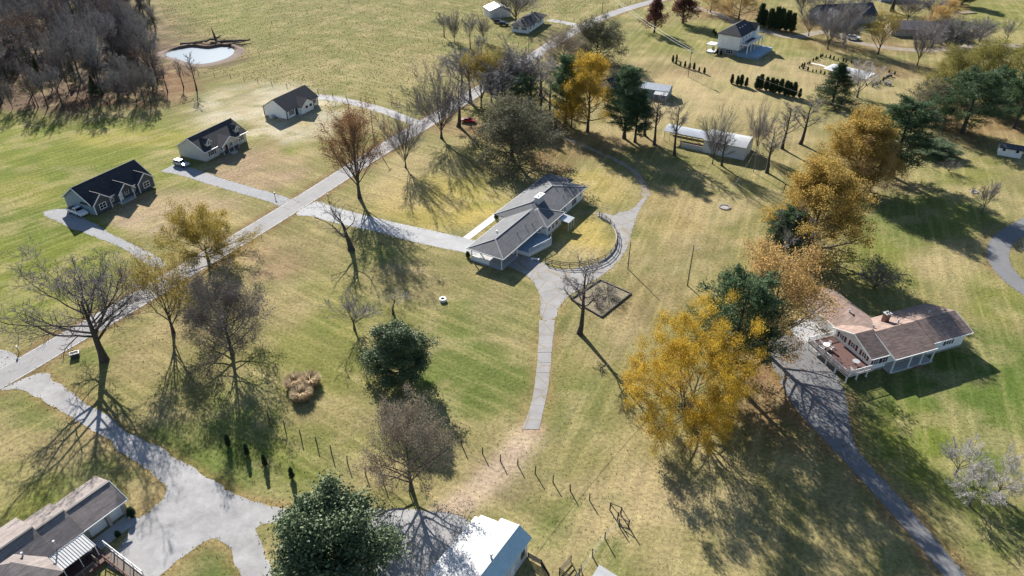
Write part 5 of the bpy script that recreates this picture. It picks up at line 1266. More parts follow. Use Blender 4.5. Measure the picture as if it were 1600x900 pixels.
# leaf colours: true colours of the foliage
M['leaf_orange'] = leafmat('orange_leaves', [(.18, .15, .05), (.33, .235, .065), (.47, .32, .085), (.50, .375, .135)], .45)
M['leaf_gold'] = leafmat('golden_leaves', [(.20, .155, .03), (.38, .255, .035), (.55, .365, .045), (.60, .43, .09)], .45)
M['leaf_yellow'] = leafmat('yellow_olive_leaves', [(.13, .115, .03), (.24, .19, .036), (.37, .275, .048), (.44, .325, .065)])
M['leaf_rust'] = leafmat('rust_leaves', [(.16, .075, .03), (.24, .115, .045), (.30, .16, .07)])
M['leaf_brown'] = leafmat('brown_orange_leaves', [(.26, .17, .08), (.42, .28, .115), (.54, .36, .14), (.48, .35, .11)], .45)
M['leaf_oldrust'] = leafmat('old_rust_leaves', [(.09, .055, .035), (.15, .085, .05), (.20, .12, .07)], .2)
M['leaf_ash'] = leafmat('ash_grey_leaves', [(.085, .072, .066), (.135, .115, .10), (.18, .15, .125)], .2)
M['leaf_burgundy'] = leafmat('burgundy_leaves', [(.07, .032, .025), (.13, .055, .04), (.17, .08, .055)])
M['leaf_olive'] = leafmat('olive_grey_leaves', [(.095, .097, .055), (.155, .15, .09), (.215, .20, .135)], .3)
M['leaf_taupe'] = leafmat('taupe_leaves', [(.16, .13, .10), (.25, .205, .15), (.31, .265, .19)], .3)
M['leaf_ochre'] = leafmat('ochre_green_leaves', [(.13, .13, .035), (.25, .225, .06), (.36, .31, .10)], .3)
M['needle'] = leafmat('blue_green_needles', [(.045, .082, .040), (.080, .132, .064), (.135, .185, .095)], .25)
M['needle_dark'] = leafmat('dark_needles', [(.030, .052, .024), (.050, .082, .038), (.080, .115, .055)], .2)
M['leaf_glossy'] = leafmat('glossy_leaves', [(.050, .078, .034), (.090, .130, .058), (.140, .180, .090), (.21, .23, .14)], .1, .62, .22)
L1 = dict
deciduous('oak', 20, 11, (.55, .46), [L1(n=18, t=(.30, 1), ang=(72, 34, 11), L=.56, rel=False, K=8, wob=.17, up=.09, rr=.6, tip=.2, shape=lambda t: 1-.25*t), L1(n=9, t=(.2, 1), ang=(44, 14), L=.46, K=6, wob=.18, up=.05, rr=.55), L1(n=8, t=(.12, 1), ang=(44, 14), L=.5, K=4, wob=.16, up=.05, rr=.6, rmin=.028), L1(n=5, t=(.1, 1), ang=(42, 14), L=.55, K=2, wob=.15, up=.05, rr=.6, rmin=.020)], bark='bark_dark', twig='twig')
deciduous('fan', 17, 12, (.22, .36), [L1(n=24, t=(.45, 1), ang=(33, 13), L=.78, rel=False, K=7, wob=.05, up=.03, rr=.5, tip=.2, shape=lambda t: .8+.2*t), L1(n=9, t=(.2, 1), ang=(22, 8), L=.42, K=5, wob=.07, up=.05, rr=.5), L1(n=8, t=(.1, 1), ang=(25, 8), L=.46, K=4, wob=.08, up=.04, rr=.6, rmin=.028), L1(n=5, t=(.1, 1), ang=(28, 8), L=.55, K=2, wob=.1, up=.03, rr=.6, rmin=.023)], bark='bark_dark', twig='twig')
deciduous('slim', 15, 13, (.8, .26), [L1(n=15, t=(.35, 1), ang=(42, 10), L=.32, rel=False, K=6, wob=.13, up=.12, rr=.55, tip=.25, shape=lambda t: 1.1-.7*t), L1(n=8, t=(.2, 1), ang=(36, 12), L=.45, K=4, wob=.14, up=.08, rr=.6), L1(n=7, t=(.1, 1), ang=(38, 12), L=.5, K=3, wob=.14, up=.05, rr=.6, rmin=.02), L1(n=3, t=(.1, 1), ang=(36, 12), L=.55, K=2, wob=.14, up=.05, rr=.6, rmin=.014)], bark='bark_dark', twig='twig', wob=.03)
deciduous('fine', 15, 14, (.45, .34), [L1(n=28, t=(.08, 1), ang=(86, 32, 10), L=.54, rel=False, K=6, wob=.09, up=.03, rr=.45, tip=.2, shape=lambda t: 1.05-.2*t), L1(n=11, t=(.15, 1), ang=(32, 10), L=.45, K=5, wob=.1, up=.05, rr=.5), L1(n=10, t=(.1, 1), ang=(34, 10), L=.5, K=3, wob=.1, up=.04, rr=.55, rmin=.026), L1(n=4, t=(.1, 1), ang=(34, 10), L=.6, K=2, wob=.1, up=.03, rr=.6, rmin=.021)], bark='bark_dark', twig='twig_grey')
deciduous('small', 6, 15, (.3, .16), [L1(n=11, t=(.4, 1), ang=(44, 12), L=.62, rel=False, K=6, wob=.12, up=.04, rr=.6, tip=.25, shape=lambda t: .8+.25*t), L1(n=9, t=(.2, 1), ang=(32, 10), L=.45, K=4, wob=.12, up=.05, rr=.55), L1(n=9, t=(.1, 1), ang=(32, 10), L=.5, K=3, wob=.12, up=.04, rr=.6, rmin=.013), L1(n=4, t=(.1, 1), ang=(32, 10), L=.5, K=2, wob=.12, up=.03, rr=.6, rmin=.010)], bark='bark', twig='twig_grey')
deciduous('crepe', 6.5, 16, (.28, .18), [L1(n=10, t=(.4, 1), ang=(46, 10), L=.66, rel=False, K=6, wob=.1, up=.03, rr=.6, tip=.25, shape=lambda t: .8+.25*t), L1(n=9, t=(.25, 1), ang=(34, 10), L=.48, K=4, wob=.12, up=.05, rr=.55), L1(n=10, t=(.15, 1), ang=(34, 10), L=.5, K=3, wob=.12, up=.04, rr=.6, rmin=.018), L1(n=6, t=(.1, 1), ang=(32, 10), L=.5, K=2, wob=.12, up=.03, rr=.6, rmin=.014)], bark='bark', twig='bark_pale')
deciduous('wood_c', 15, 25, (.6, .24), [L1(n=14, t=(.3, 1), ang=(42, 12), L=.40, rel=False, K=5, wob=.12, up=.1, rr=.5, tip=.25, shape=lambda t: 1.1-.5*t), L1(n=7, t=(.2, 1), ang=(36, 12), L=.46, K=4, wob=.12, up=.08, rr=.6), L1(n=6, t=(.1, 1), ang=(36, 12), L=.5, K=3, wob=.12, up=.05, rr=.6, rmin=.035)], bark='bark_dark', twig='twig_warm', leaf='leaf_oldrust', leafs=[(3, .22, 2, .4, 1)])
deciduous('wood_a', 20, 17, (.78, .27), [L1(n=14, t=(.42, 1), ang=(40, 10), L=.34, rel=False, K=5, wob=.12, up=.12, rr=.5, tip=.25, shape=lambda t: 1.1-.5*t), L1(n=7, t=(.2, 1), ang=(36, 12), L=.46, K=4, wob=.12, up=.08, rr=.6), L1(n=7, t=(.1, 1), ang=(36, 12), L=.5, K=3, wob=.12, up=.05, rr=.6, rmin=.035), L1(n=5, t=(.15, 1), ang=(34, 12), L=.55, K=2, wob=.12, up=.05, rr=.6, rmin=.028)], bark='bark_dark', twig='twig')
deciduous('wood_b', 19, 18, (.6, .30), [L1(n=13, t=(.45, 1), ang=(34, 10), L=.42, rel=False, K=6, wob=.1, up=.1, rr=.55, tip=.25, shape=lambda t: 1.0-.3*t), L1(n=8, t=(.2, 1), ang=(32, 12), L=.42, K=4, wob=.12, up=.08, rr=.6), L1(n=7, t=(.1, 1), ang=(34, 12), L=.5, K=3, wob=.12, up=.05, rr=.6, rmin=.035), L1(n=5, t=(.15, 1), ang=(34, 12), L=.55, K=2, wob=.12, up=.05, rr=.6, rmin=.028)], bark='bark_dark', twig='twig_grey')
deciduous('shrub', 4, 19, (.12, .12), [L1(n=16, t=(.1, 1), ang=(38, 14), L=.8, rel=False, K=5, wob=.12, up=.06, rr=.5, tip=.3, shape=lambda t: .8+.2*t), L1(n=9, t=(.2, 1), ang=(34, 10), L=.45, K=3, wob=.12, up=.05, rr=.6), L1(n=7, t=(.1, 1), ang=(34, 10), L=.5, K=2, wob=.12, up=.04, rr=.6, rmin=.02)], bark='bark_dark', twig='twig')
deciduous('stag', 11, 20, (.55, .42), [L1(n=9, t=(.4, 1), ang=(44, 12), L=.55, rel=False, K=7, wob=.16, up=.1, rr=.5, tip=.2, shape=lambda t: .8+.2*t), L1(n=6, t=(.25, 1), ang=(40, 12), L=.42, K=4, wob=.16, up=.06, rr=.5), L1(n=6, t=(.1, 1), ang=(36, 12), L=.5, K=3, wob=.14, up=.05, rr=.6, rmin=.018), L1(n=3, t=(.1, 1), ang=(36, 12), L=.5, K=2, wob=.14, up=.05, rr=.6, rmin=.012)], bark='bark_dark', twig='twig', lean=(-.12, .0))
crown_l = lambda n1, L, up: [L1(n=n1, t=(.10, 1), ang=(86, 32, 10), L=L, rel=False, K=6, wob=.1, up=up, rr=.5, tip=.2, shape=lambda t: 1.1-.45*t), L1(n=8, t=(.25, 1), ang=(40, 12), L=.46, K=4, wob=.12, up=.06, rr=.55), L1(n=7, t=(.2, 1), ang=(40, 12), L=.5, K=3, wob=.12, up=.05, rr=.6, rmin=.02)]
deciduous('gold_dense', 17, 31, (.68, .34), crown_l(38, .40, .08), bark='bark_dark', twig='twig_warm', leaf='leaf_orange', leafs=[(3, .25, 21, .42, 1), (2, .25, 40, .6, 1)])
deciduous('gold_tall', 21, 32, (.7, .34), crown_l(24, .34, .14), bark='bark_dark', twig='twig_warm', leaf='leaf_gold', leafs=[(2, .24, 60, .6, 1), (3, .22, 15, .38, 1)])
deciduous('yellow_airy', 13, 33, (.3, .28), [L1(n=26, t=(.2, 1), ang=(78, 20, 10), L=.64, rel=False, K=6, wob=.07, up=.04, rr=.45, tip=.2, shape=lambda t: .85+.15*t), L1(n=8, t=(.2, 1), ang=(28, 10), L=.42, K=4, wob=.1, up=.06, rr=.55), L1(n=7, t=(.2, 1), ang=(32, 10), L=.5, K=3, wob=.1, up=.05, rr=.6, rmin=.018)], bark='bark_dark', twig='twig_warm', leaf='leaf_yellow', leafs=[(3, .20, 20, .42, 1), (3, .2, 9, .38, .5)])
deciduous('gold_sparse', 17, 34, (.42, .30), [L1(n=16, t=(.2, 1), ang=(40, 12), L=.56, rel=False, K=6, wob=.12, up=.06, rr=.5, tip=.2, shape=lambda t: 1-.15*t), L1(n=8, t=(.2, 1), ang=(34, 10), L=.45, K=4, wob=.12, up=.06, rr=.55), L1(n=7, t=(.15, 1), ang=(36, 10), L=.5, K=3, wob=.1, up=.05, rr=.6, rmin=.022), L1(n=2, t=(.2, 1), ang=(36, 10), L=.5, K=2, wob=.1, up=.05, rr=.6, rmin=.015)], bark='bark_dark', twig='twig_warm', leaf='leaf_yellow', leafs=[(3, .22, 13, .45, 1)])
deciduous('gold_clumped', 18.5, 35, (.40, .36), [L1(n=12, t=(.12, 1), ang=(88, 34, 10), L=.62, rel=False, K=6, wob=.12, up=.03, rr=.55, tip=.25, shape=lambda t: .85+.2*t), L1(n=6, t=(.35, 1), ang=(46, 12), L=.36, K=4, wob=.14, up=.07, rr=.55), L1(n=5, t=(.45, 1), ang=(48, 14), L=.42, K=3, wob=.14, up=.08, rr=.6, rmin=.02)], bark='bark', twig='twig_warm', leaf='leaf_gold', leafs=[(2, .19, 260, .62, 1), (3, .19, 38, .34, 1), (2, .17, 70, .5, .6)], stems=3)
deciduous('rust_fan', 19, 36, (.62, .30), [L1(n=30, t=(.16, 1), ang=(31, 9), L=.46, rel=False, K=6, wob=.07, up=.06, rr=.5, tip=.2, shape=lambda t: 1-.25*t), L1(n=8, t=(.2, 1), ang=(26, 10), L=.45, K=4, wob=.1, up=.06, rr=.55), L1(n=8, t=(.15, 1), ang=(28, 10), L=.5, K=3, wob=.1, up=.05, rr=.6, rmin=.02), L1(n=2, t=(.2, 1), ang=(28, 10), L=.5, K=2, wob=.1, up=.05, rr=.6, rmin=.015)], bark='bark_dark', twig='twig_warm', leaf='leaf_rust', leafs=[(3, .19, 9, .4, 1)])
deciduous('brown_airy', 19, 37, (.6, .34), crown_l(28, .44, .08), bark='bark', twig='twig_warm', leaf='leaf_brown', leafs=[(2, .21, 35, .6, 1), (3, .21, 18, .42, 1)])
deciduous('burgundy', 13, 38, (.88, .28), [L1(n=34, t=(.12, 1), ang=(62, 10), L=.34, rel=False, K=5, wob=.08, up=.08, rr=.45, tip=.2, shape=lambda t: 1.1-.95*t), L1(n=7, t=(.2, 1), ang=(38, 12), L=.42, K=3, wob=.12, up=.06, rr=.55), L1(n=5, t=(.2, 1), ang=(40, 12), L=.5, K=2, wob=.12, up=.05, rr=.6, rmin=.03)], bark='bark_dark', twig='twig_warm', leaf='leaf_burgundy', leafs=[(3, .36, 9, .4, 1)])
deciduous('olive_round', 14, 39, (.55, .32), crown_l(30, .50, .06), bark='bark_dark', twig='twig_grey', leaf='leaf_olive', leafs=[(3, .24, 15, .45, 1), (3, .22, 7, .4, .6)])
deciduous('taupe_round', 15.5, 40, (.5, .34), [L1(n=26, t=(.14, 1), ang=(84, 34, 10), L=.50, rel=False, K=6, wob=.1, up=.05, rr=.5, tip=.2, shape=lambda t: 1.05-.3*t), L1(n=9, t=(.2, 1), ang=(36, 10), L=.45, K=4, wob=.1, up=.05, rr=.55), L1(n=8, t=(.15, 1), ang=(36, 10), L=.5, K=3, wob=.1, up=.04, rr=.6, rmin=.018)], bark='bark_dark', twig='twig', leaf='leaf_taupe', leafs=[(3, .18, 15, .38, 1), (3, .17, 5, .35, .5)])
deciduous('shaggy', 15.5, 48, (.5, .34), [L1(n=26, t=(.1, 1), ang=(86, 32, 10), L=.52, rel=False, K=6, wob=.1, up=.04, rr=.45, tip=.2, shape=lambda t: 1.05-.25*t), L1(n=9, t=(.2, 1), ang=(34, 10), L=.45, K=4, wob=.1, up=.05, rr=.55), L1(n=9, t=(.15, 1), ang=(36, 10), L=.55, K=3, wob=.1, up=.04, rr=.6, rmin=.024)], bark='bark_dark', twig='twig', leaf='leaf_ash', leafs=[(3, .20, 10, .42, 1), (3, .18, 5, .38, .5)])
deciduous('ochre_broad', 15, 41, (.5, .5), crown_l(22, .58, .05), bark='bark_dark', twig='twig_warm', leaf='leaf_ochre', leafs=[(2, .3, 60, .75, 1), (3, .28, 10, .45, 1)])
deciduous('magnolia', 10, 42, (.8, .3), [L1(n=34, t=(.05, 1), ang=(68, 10), L=.40, rel=False, K=5, wob=.1, up=.08, rr=.45, tip=.25, shape=lambda t: (1.08-.75*t)*R.uniform(.72, 1.18, t.shape)), L1(n=9, t=(.3, 1), ang=(42, 12), L=.42, K=3, wob=.12, up=.06, rr=.55), L1(n=6, t=(.2, 1), ang=(44, 12), L=.5, K=2, wob=.12, up=.05, rr=.6, rmin=.02)], bark='bark', twig='bark_dark', leaf='leaf_glossy', leafs=[(3, .18, 34, .30, 1), (3, .17, 12, .28, .5)])
deciduous('crooked', 4.6, 43, (.75, .16), [L1(n=8, t=(.6, 1), ang=(50, 14), L=.42, rel=False, K=5, wob=.16, up=.04, rr=.6, tip=.25, shape=lambda t: .8+.2*t), L1(n=8, t=(.3, 1), ang=(34, 10), L=.45, K=3, wob=.12, up=.05, rr=.55), L1(n=8, t=(.2, 1), ang=(34, 10), L=.5, K=2, wob=.12, up=.04, rr=.6, rmin=.012)], bark='bark_dark', twig='bark_pale', wob=.22, lean=(.28, .1))
def conifer(name, h, seed, r, n1, ang, up, n2, needle, shape, leaf='needle', t0=.1, size=.42, asp=.16, per=7, rad=.32, sig=.16, bark='bark_dark', mid=True):
    rng = np.random.default_rng(seed); T = Tree()
    p0 = stem(rng, h, rad, .012, 10, (0, 0), .08); T.trunk(*tubes(*p0, s=8))
    p1 = grow(rng, *p0, n=n1, t=(t0, .995), ang=(ang, 8), L=r, K=5, wob=.06, up=up, rr=.32, tip=.25, rel=False, shape=shape, rmin=.02); T.trunk(*tubes(*p1, s=4))
    p2 = grow(rng, *p1, n=n2, t=(.2, 1), ang=(48, 10), L=.36, K=3, wob=.08, up=up*.6+.03, rr=.5, rmin=.014); T.crown(*tubes(*p2, s=3), m=0)
    for P_ in ((p2[0][:, -1], p2[0][:, -1]-p2[0][:, -2]),)+(((p2[0][:, 1], p2[0][:, 2]-p2[0][:, 1]), (p1[0][:, -1], p1[0][:, -1]-p1[0][:, -2])) if mid else ()):
        v, f, t = leaves(rng, P_[0], size, per, sig, asp, along=unit(P_[1])*.8+np.array([0, 0, .25])); T.crown(v, f, t, 1)
    PROTO[name] = (*T.done(name, M[bark], [M['bark_dark'], M[leaf]]), T.h, T.r)
conifer('pine', 20, 51, 5.2, 75, 76, .05, 11, 'needle', lambda t: np.minimum(1.0, .45+1.2*t)*np.clip(1.12-t, .08, 1)**.6, size=.62, asp=.18, per=10, sig=.26, t0=.2)
conifer('pine_broad', 18, 52, 6.4, 62, 74, .04, 12, 'needle', lambda t: np.minimum(1.0, .5+1.1*t)*np.clip(1.1-t, .1, 1)**.5, size=.62, asp=.18, per=11, sig=.28, t0=.22)
conifer('spruce', 13, 53, 4.2, 110, 92, .03, 10, 'needle', lambda t: 1.08-t, 'needle_dark', .04, .4, .2, 9, .22, .2)
conifer('thuja', 6, 54, 1.35, 120, 55, .12, 8, 'needle', lambda t: np.sqrt(np.clip(1.1-t, .05, 1)), 'needle_dark', .02, .26, .35, 7, .12, .12)

def tree(kind, px, py, h, label, name, cat='tree', group=None, rz=None, w=1.0, cw=None):
    t, c, h0, r0 = PROTO[kind]
    x, y = G(px, py)
    e = empty(name, (x, y, 0), random.uniform(0, 6.28) if rz is None else rz, label, cat, group)
    bare = kind in ('oak', 'fan', 'slim', 'fine', 'small', 'crepe', 'stag', 'wood_a', 'wood_b', 'rust_fan')
    if cw: h = h*(1.06 if bare else 1.0)
    s = h/h0; sx = s*w
    if cw: sx = cw*(.54 if bare else .48)*(y*CS+(CAM_H-h*.55)*SN)/FOC/r0         # crown spread measured on the photograph
    e.scale = (sx, sx, s)
    link('trunk', t, e); link('crown', c, e)
    return e
# ---- trees one by one
tree('oak', 163, 563, 21, 'big dark bare oak with crooked spreading limbs beside the gravel drive', 'bare_oak', rz=.4, cw=190)
tree('gold_sparse', 271, 520, 17, 'half bare tree with thin golden leaves between the oak and the grey tree', 'golden_tree', rz=1, cw=118)
tree('yellow_airy', 326, 408, 13.5, 'rounded yellow olive tree standing at the edge of the main road', 'yellow_tree', rz=2, cw=123)
tree('shaggy', 363, 552, 16, 'dense shaggy grey tree with countless fine twigs on the lawn', 'bare_tree', rz=.2, cw=158)
tree('taupe_round', 643, 764, 15.5, 'round tree with withered taupe leaves beside the wire fence', 'withered_tree', rz=.5, cw=139)
tree('magnolia', 520, 925, 14.5, 'large glossy evergreen magnolia beside the gravel drive', 'magnolia_tree', rz=.8, cw=188)
tree('magnolia', 628, 592, 10.5, 'smaller glossy evergreen magnolia on the mown lawn', 'magnolia_tree', rz=2.5, cw=92)
tree('small', 554, 514, 6.8, 'little grey bare tree with a vase of fine twigs on the lawn', 'bare_tree', rz=0, cw=76)
tree('crooked', 614, 491, 4.4, 'small crooked leaning tree with pale twigs behind the lawn magnolia', 'bare_tree', rz=.3, cw=55)
tree('rust_fan', 562, 309, 23, 'tall upright tree with thin rust brown leaves at the concrete drive', 'rust_tree', rz=1.4, cw=88)
tree('stag', 549, 390, 11.5, 'stout half dead bare tree below the concrete drive', 'bare_tree', rz=0, cw=88)
tree('fan', 634, 262, 16, 'bare vase shaped tree near the road, smaller of the fan shaped pair', 'bare_tree', rz=.7, cw=72)
tree('fan', 690, 216, 19, 'big bare fan shaped tree by the road, larger of the pair', 'bare_tree', rz=2.2, cw=112)
tree('slim', 716, 198, 13, 'slim bare tree beside the red car', 'bare_tree', rz=1, cw=50)
tree('slim', 905, 521, 15, 'tall thin bare tree standing beside the timber edged bed', 'bare_tree', rz=.9, cw=66)
tree('gold_clumped', 1072, 658, 20, 'large golden tree with clumps of bright leaves above the long shadow', 'golden_tree', rz=.3, cw=215)
tree('pine_broad', 1138, 590, 20.5, 'blue green pine between the golden tree and the brown tree', 'pine_tree', rz=1, cw=140)
tree('brown_airy', 1192, 548, 21, 'thinning tree with brown orange leaves behind the blue green pine', 'brown_tree', rz=2, cw=178)
tree('gold_dense', 1262, 396, 20.5, 'dense orange gold tree rising behind the grey twigged pine', 'golden_tree', rz=.6, cw=146)
tree('pine', 1222, 404, 11.5, 'thin greyish pine pressed against the dense orange tree', 'pine_tree', rz=.1, cw=64)
tree('fine', 1240, 410, 11.5, 'bare grey tree tangled in front of the dense orange tree', 'bare_tree', rz=2.6, cw=85)
tree('gold_dense', 1334, 286, 18.5, 'broad orange tree standing next to the tall dark pine', 'golden_tree', rz=3.4, cw=120)
tree('brown_airy', 1352, 300, 14, 'faded olive brown tree at the foot of the broad orange tree', 'brown_tree', rz=1.4, cw=85)
tree('pine', 1392, 275, 20, 'tall dark green pine beside the broad orange tree', 'pine_tree', rz=.5, cw=92)
tree('spruce', 1300, 163, 13, 'dark cone shaped spruce in front of the swimming pool', 'spruce_tree', rz=0, cw=62)
tree('crepe', 1339, 152, 11, 'pale bare tree spreading its twigs before the swimming pool', 'bare_tree', rz=1, cw=62)
tree('crepe', 1492, 741, 6.4, 'pale twigged bare tree, closest of the three to the asphalt drive', 'bare_tree', rz=0, cw=66)
tree('crepe', 1514, 790, 6.2, 'pale twigged bare tree whose dense crown overlaps the other two', 'bare_tree', rz=2, cw=74)
tree('crepe', 1558, 772, 6.8, 'pale twigged bare tree, farthest of the three from the asphalt drive', 'bare_tree', rz=4, cw=66)
tree('small', 1534, 332, 7.5, 'small bare tree on the lawn above the curved drive', 'bare_tree', rz=1, cw=42)
tree('small', 1606, 425, 7, 'small bare tree inside the bend of the curved drive', 'bare_tree', rz=2, cw=42)
tree('shrub', 1366, 450, 6, 'leafless shrub standing in the shade behind the brown roofed ranch', 'bare_shrub', 'shrub', rz=0)
tree('shrub', 1607, 545, 4.5, 'bare grey shrub on the lawn beyond the gable end of the brown roofed ranch', 'bare_shrub', 'shrub', rz=1)
# middle belt
tree('olive_round', 800, 250, 16.5, 'dense olive grey tree shading the lawn behind the grey roofed ranch', 'olive_tree', rz=.4, cw=138)
tree('olive_round', 932, 98, 16, 'dark olive tree at the road bend, denser of the pair', 'olive_tree', rz=1.4, cw=84)
tree('taupe_round', 880, 112, 15, 'grey olive tree at the roadside beside the denser dark tree', 'olive_tree', rz=1, cw=72)
tree('gold_tall', 918, 206, 22.5, 'tall golden yellow tree between dark pines', 'golden_tree', rz=.2, cw=84)
tree('gold_tall', 893, 200, 11, 'small golden tree at the foot of the tall golden one', 'golden_tree', rz=2.2, cw=40)
tree('pine', 884, 192, 20, 'dark pine directly beside the tall golden tree on the road side', 'pine_tree', rz=2, cw=52)
tree('pine', 975, 216, 20.5, 'dark pine beside the tall golden tree on the barn side', 'pine_tree', rz=3, cw=62)
tree('pine', 992, 222, 14, 'shorter pine next to the thin bare trees and the barn', 'pine_tree', rz=5, cw=50)
tree('pine_broad', 785, 150, 14, 'green pine rising among the bare roadside trees', 'pine_tree', rz=1, cw=46)
tree('pine_broad', 815, 185, 13, 'shaded pine behind the dense olive tree', 'pine_tree', rz=4, cw=50)
for x, y, h, r_, k in ((752,168,18,.1,'gold_sparse'), (768,160,18,1.3,'gold_sparse'), (735,160,17,2.5,'wood_b'), (790,172,17,3.1,'wood_b'), (808,160,17,4,'fine'), (722,150,14,5,'wood_b'), (828,165,15,2,'wood_a'), (778,185,14,1,'wood_b'), (845,150,12,3,'wood_b')):
    tree(k, x, y, h, 'roadside tree almost bare, with a haze of tan twigs' if k != 'gold_sparse' else 'roadside tree with sparse tan yellow leaves left', 'roadside_tree', group='roadside trees by the olive tree' if k != 'gold_sparse' else 'thin leaved roadside trees', rz=r_, cw=70)
for x, y, h, r_ in ((843,186,13,0), (857,180,11,1), (1022,226,14,2), (1054,243,15,3), (1008,212,11,4)):
    tree('slim', x, y, h, 'thin bare tree in the row between the olive tree and the barn', 'bare_tree', group='thin bare trees towards the barn', rz=r_, cw=36)
tree('fan', 1113, 256, 14.5, 'bare tree with several upright stems before the arched barn', 'bare_tree', rz=1, cw=48)
tree('slim', 1128, 259, 9.5, 'short broken topped bare tree before the arched barn wall', 'bare_tree', rz=4, cw=30)
tree('slim', 1198, 270, 12, 'bare tree at the corner of the barn near the orange tree', 'bare_tree', rz=2, cw=42)
tree('fan', 1181, 238, 13, 'bare forked tree rising behind the arched barn', 'bare_tree', rz=3, cw=40)
tree('slim', 1222, 232, 13, 'bare tree midway between the barn end and the broad orange tree', 'bare_tree', rz=5, cw=40)
tree('slim', 1250, 225, 13, 'bare grey tree beyond the barn, standing closest to the broad orange tree', 'bare_tree', rz=.5, cw=45)
# top right
tree('burgundy', 1022, 51, 13.5, 'burgundy pyramid shaped tree on the lawn by the road bend', 'burgundy_tree', rz=0, cw=32)
tree('burgundy', 1067, 36, 14, 'burgundy tree closer to the lane of the two storey house', 'burgundy_tree', rz=2, cw=40)
tree('brown_airy', 1154, 30, 14, 'low brown gold tree behind the two storey house', 'brown_tree', rz=1, cw=66)
tree('brown_airy', 1110, 19, 12, 'brown tree beside the lane beyond the two storey house', 'brown_tree', rz=3, cw=44)
for i, (x, y) in enumerate(((1186,40),(1194,42),(1202,44),(1210,46),(1218,47.5),(1227,49),(1236,50.5))):
    tree('thuja', x+random.uniform(-1, 1), y+random.uniform(-1, 1), random.uniform(6.5, 9.5), 'tall dark evergreen in the dense screen beside the two storey house', 'evergreen_tree', group='evergreen screen by the two storey house', rz=i, w=1.2)
for i, (x, y, h, k, w) in enumerate(((1263,56,13,'fan',.75), (1293,77,17,'fan',.95), (1318,70,17,'fine',.75), (1372,85,16,'gold_sparse',1.0), (1433,102,16,'fan',.85), (1417,34,13,'fan',.9), (1345,20,9,'slim',1), (1285,30,13,'wood_b',1), (1395,18,11,'slim',1), (1252,20,12,'fan',.8))):
    tree(k, x, y, h, 'bare shade tree in the row along the lane by the white car', 'bare_tree', group='bare shade trees along the lane', rz=i*1.3, cw=58*w)
for i, (x, y, h, k) in enumerate(((1450,40,12,'wood_b'), (1462,52,11,'brown_airy'), (1470,70,10,'fine'), (1490,75,10,'fine'), (1512,72,9,'fan'), (1478,30,9,'brown_airy'), (1530,66,9,'fine'), (1455,75,9,'wood_b'))):
    tree(k, x, y, h, 'grey leafless tree in the thicket between the lane and the far lawn', 'thicket_tree', group='thicket by the far lawn', rz=i*.9, cw=44)
tree('small', 1572, 66, 9, 'single small bare tree on the far lawn', 'bare_tree', rz=2, cw=26)
tree('magnolia', 1502, 9, 11, 'round dark evergreen with a long shadow on the far lawn', 'evergreen_tree', rz=1, cw=34)
tree('ochre_broad', 1478, 150, 15, 'ochre green broad tree in front of the thicket', 'ochre_tree', rz=0, cw=85)
tree('ochre_broad', 1530, 142, 17, 'tallest ochre green tree, behind the big pine', 'ochre_tree', rz=2, cw=95)
tree('ochre_broad', 1592, 140, 16, 'ochre green tree closest to the bare trunked pine', 'ochre_tree', rz=4, cw=80)
tree('olive_round', 1453, 190, 12, 'grey olive leafed tree under the ochre trees', 'olive_tree', rz=3, cw=80)
tree('pine_broad', 1503, 208, 18.5, 'big blue green pine in front of the ochre trees', 'pine_tree', rz=1, cw=95)
tree('pine', 1584, 200, 19, 'pine with a bare trunk above the pale blue shed', 'pine_tree', rz=2, cw=60)
tree('pine', 1618, 190, 19, 'pine standing directly behind the pale blue shed', 'pine_tree', rz=3, cw=60)
tree('pine_broad', 1548, 178, 14, 'shaded pine between the big pine and the bare trunked pine', 'pine_tree', rz=4, cw=55)
tree('magnolia', 1456, 240, 3.4, 'low spreading grey green bush beside the utility pole', 'evergreen_shrub', 'shrub', rz=0, cw=64)
tree('shrub', 1482, 268, 3.2, 'heap of tangled brown brush on the lawn', 'brush_pile', 'brush pile', rz=0, cw=30)
# top middle by the far ranch
tree('fan', 806, 34, 17, 'large bare tree spreading over the far white ranch and pale garage', 'bare_tree', rz=0, cw=90)
for i, (x, y, h) in enumerate(((694,58,9), (710,66,12), (735,76,13), (755,64,10), (752,90,8))):
    tree('fan' if i % 2 else 'wood_b', x, y, h, 'small bare tree at the corner of the far pasture', 'bare_tree', group='bare trees at the pasture corner', rz=i*1.7, cw=26)
# small conifers and hedges
for x, y, lb in ((358,697,'little dark conifer, first in the row from the dense grey tree'), (387,711,'little dark conifer, second in the row from the dense grey tree'), (415,728,'little dark conifer, third in the row from the dense grey tree'), (457,748,'little dark conifer at the row end next to the big magnolia')):
    tree('thuja', x, y, 2.3, lb, 'small_conifer', 'conifer', rz=x, w=1.0)
for i in range(15):
    x = 1144+i*7.4; y = 131+i*1.55
    if i in (4,): continue
    tree('thuja', x+random.uniform(-1.5, 1.5), y+random.uniform(-.8, .8), (5.2 if i > 3 else 3.6)*random.uniform(.8, 1.15) if i < 14 else 3, 'dark evergreen in the clipped hedge row on the straw coloured slope', 'hedge_conifer', 'conifer', 'hedge row on the slope', rz=i*1.1, w=1.25)
for i, (x, y) in enumerate(((1051,97),(1057,94),(1056,100),(1063,103),(1070,105),(1077,108),(1084,109),(1092,112),(1100,115))):
    tree('thuja', x, y, random.uniform(1.6, 2.6), 'young dark shrub in the short row by the transformer pole', 'young_shrub', 'shrub', 'young shrubs by the transformer pole', rz=i, w=1.2)
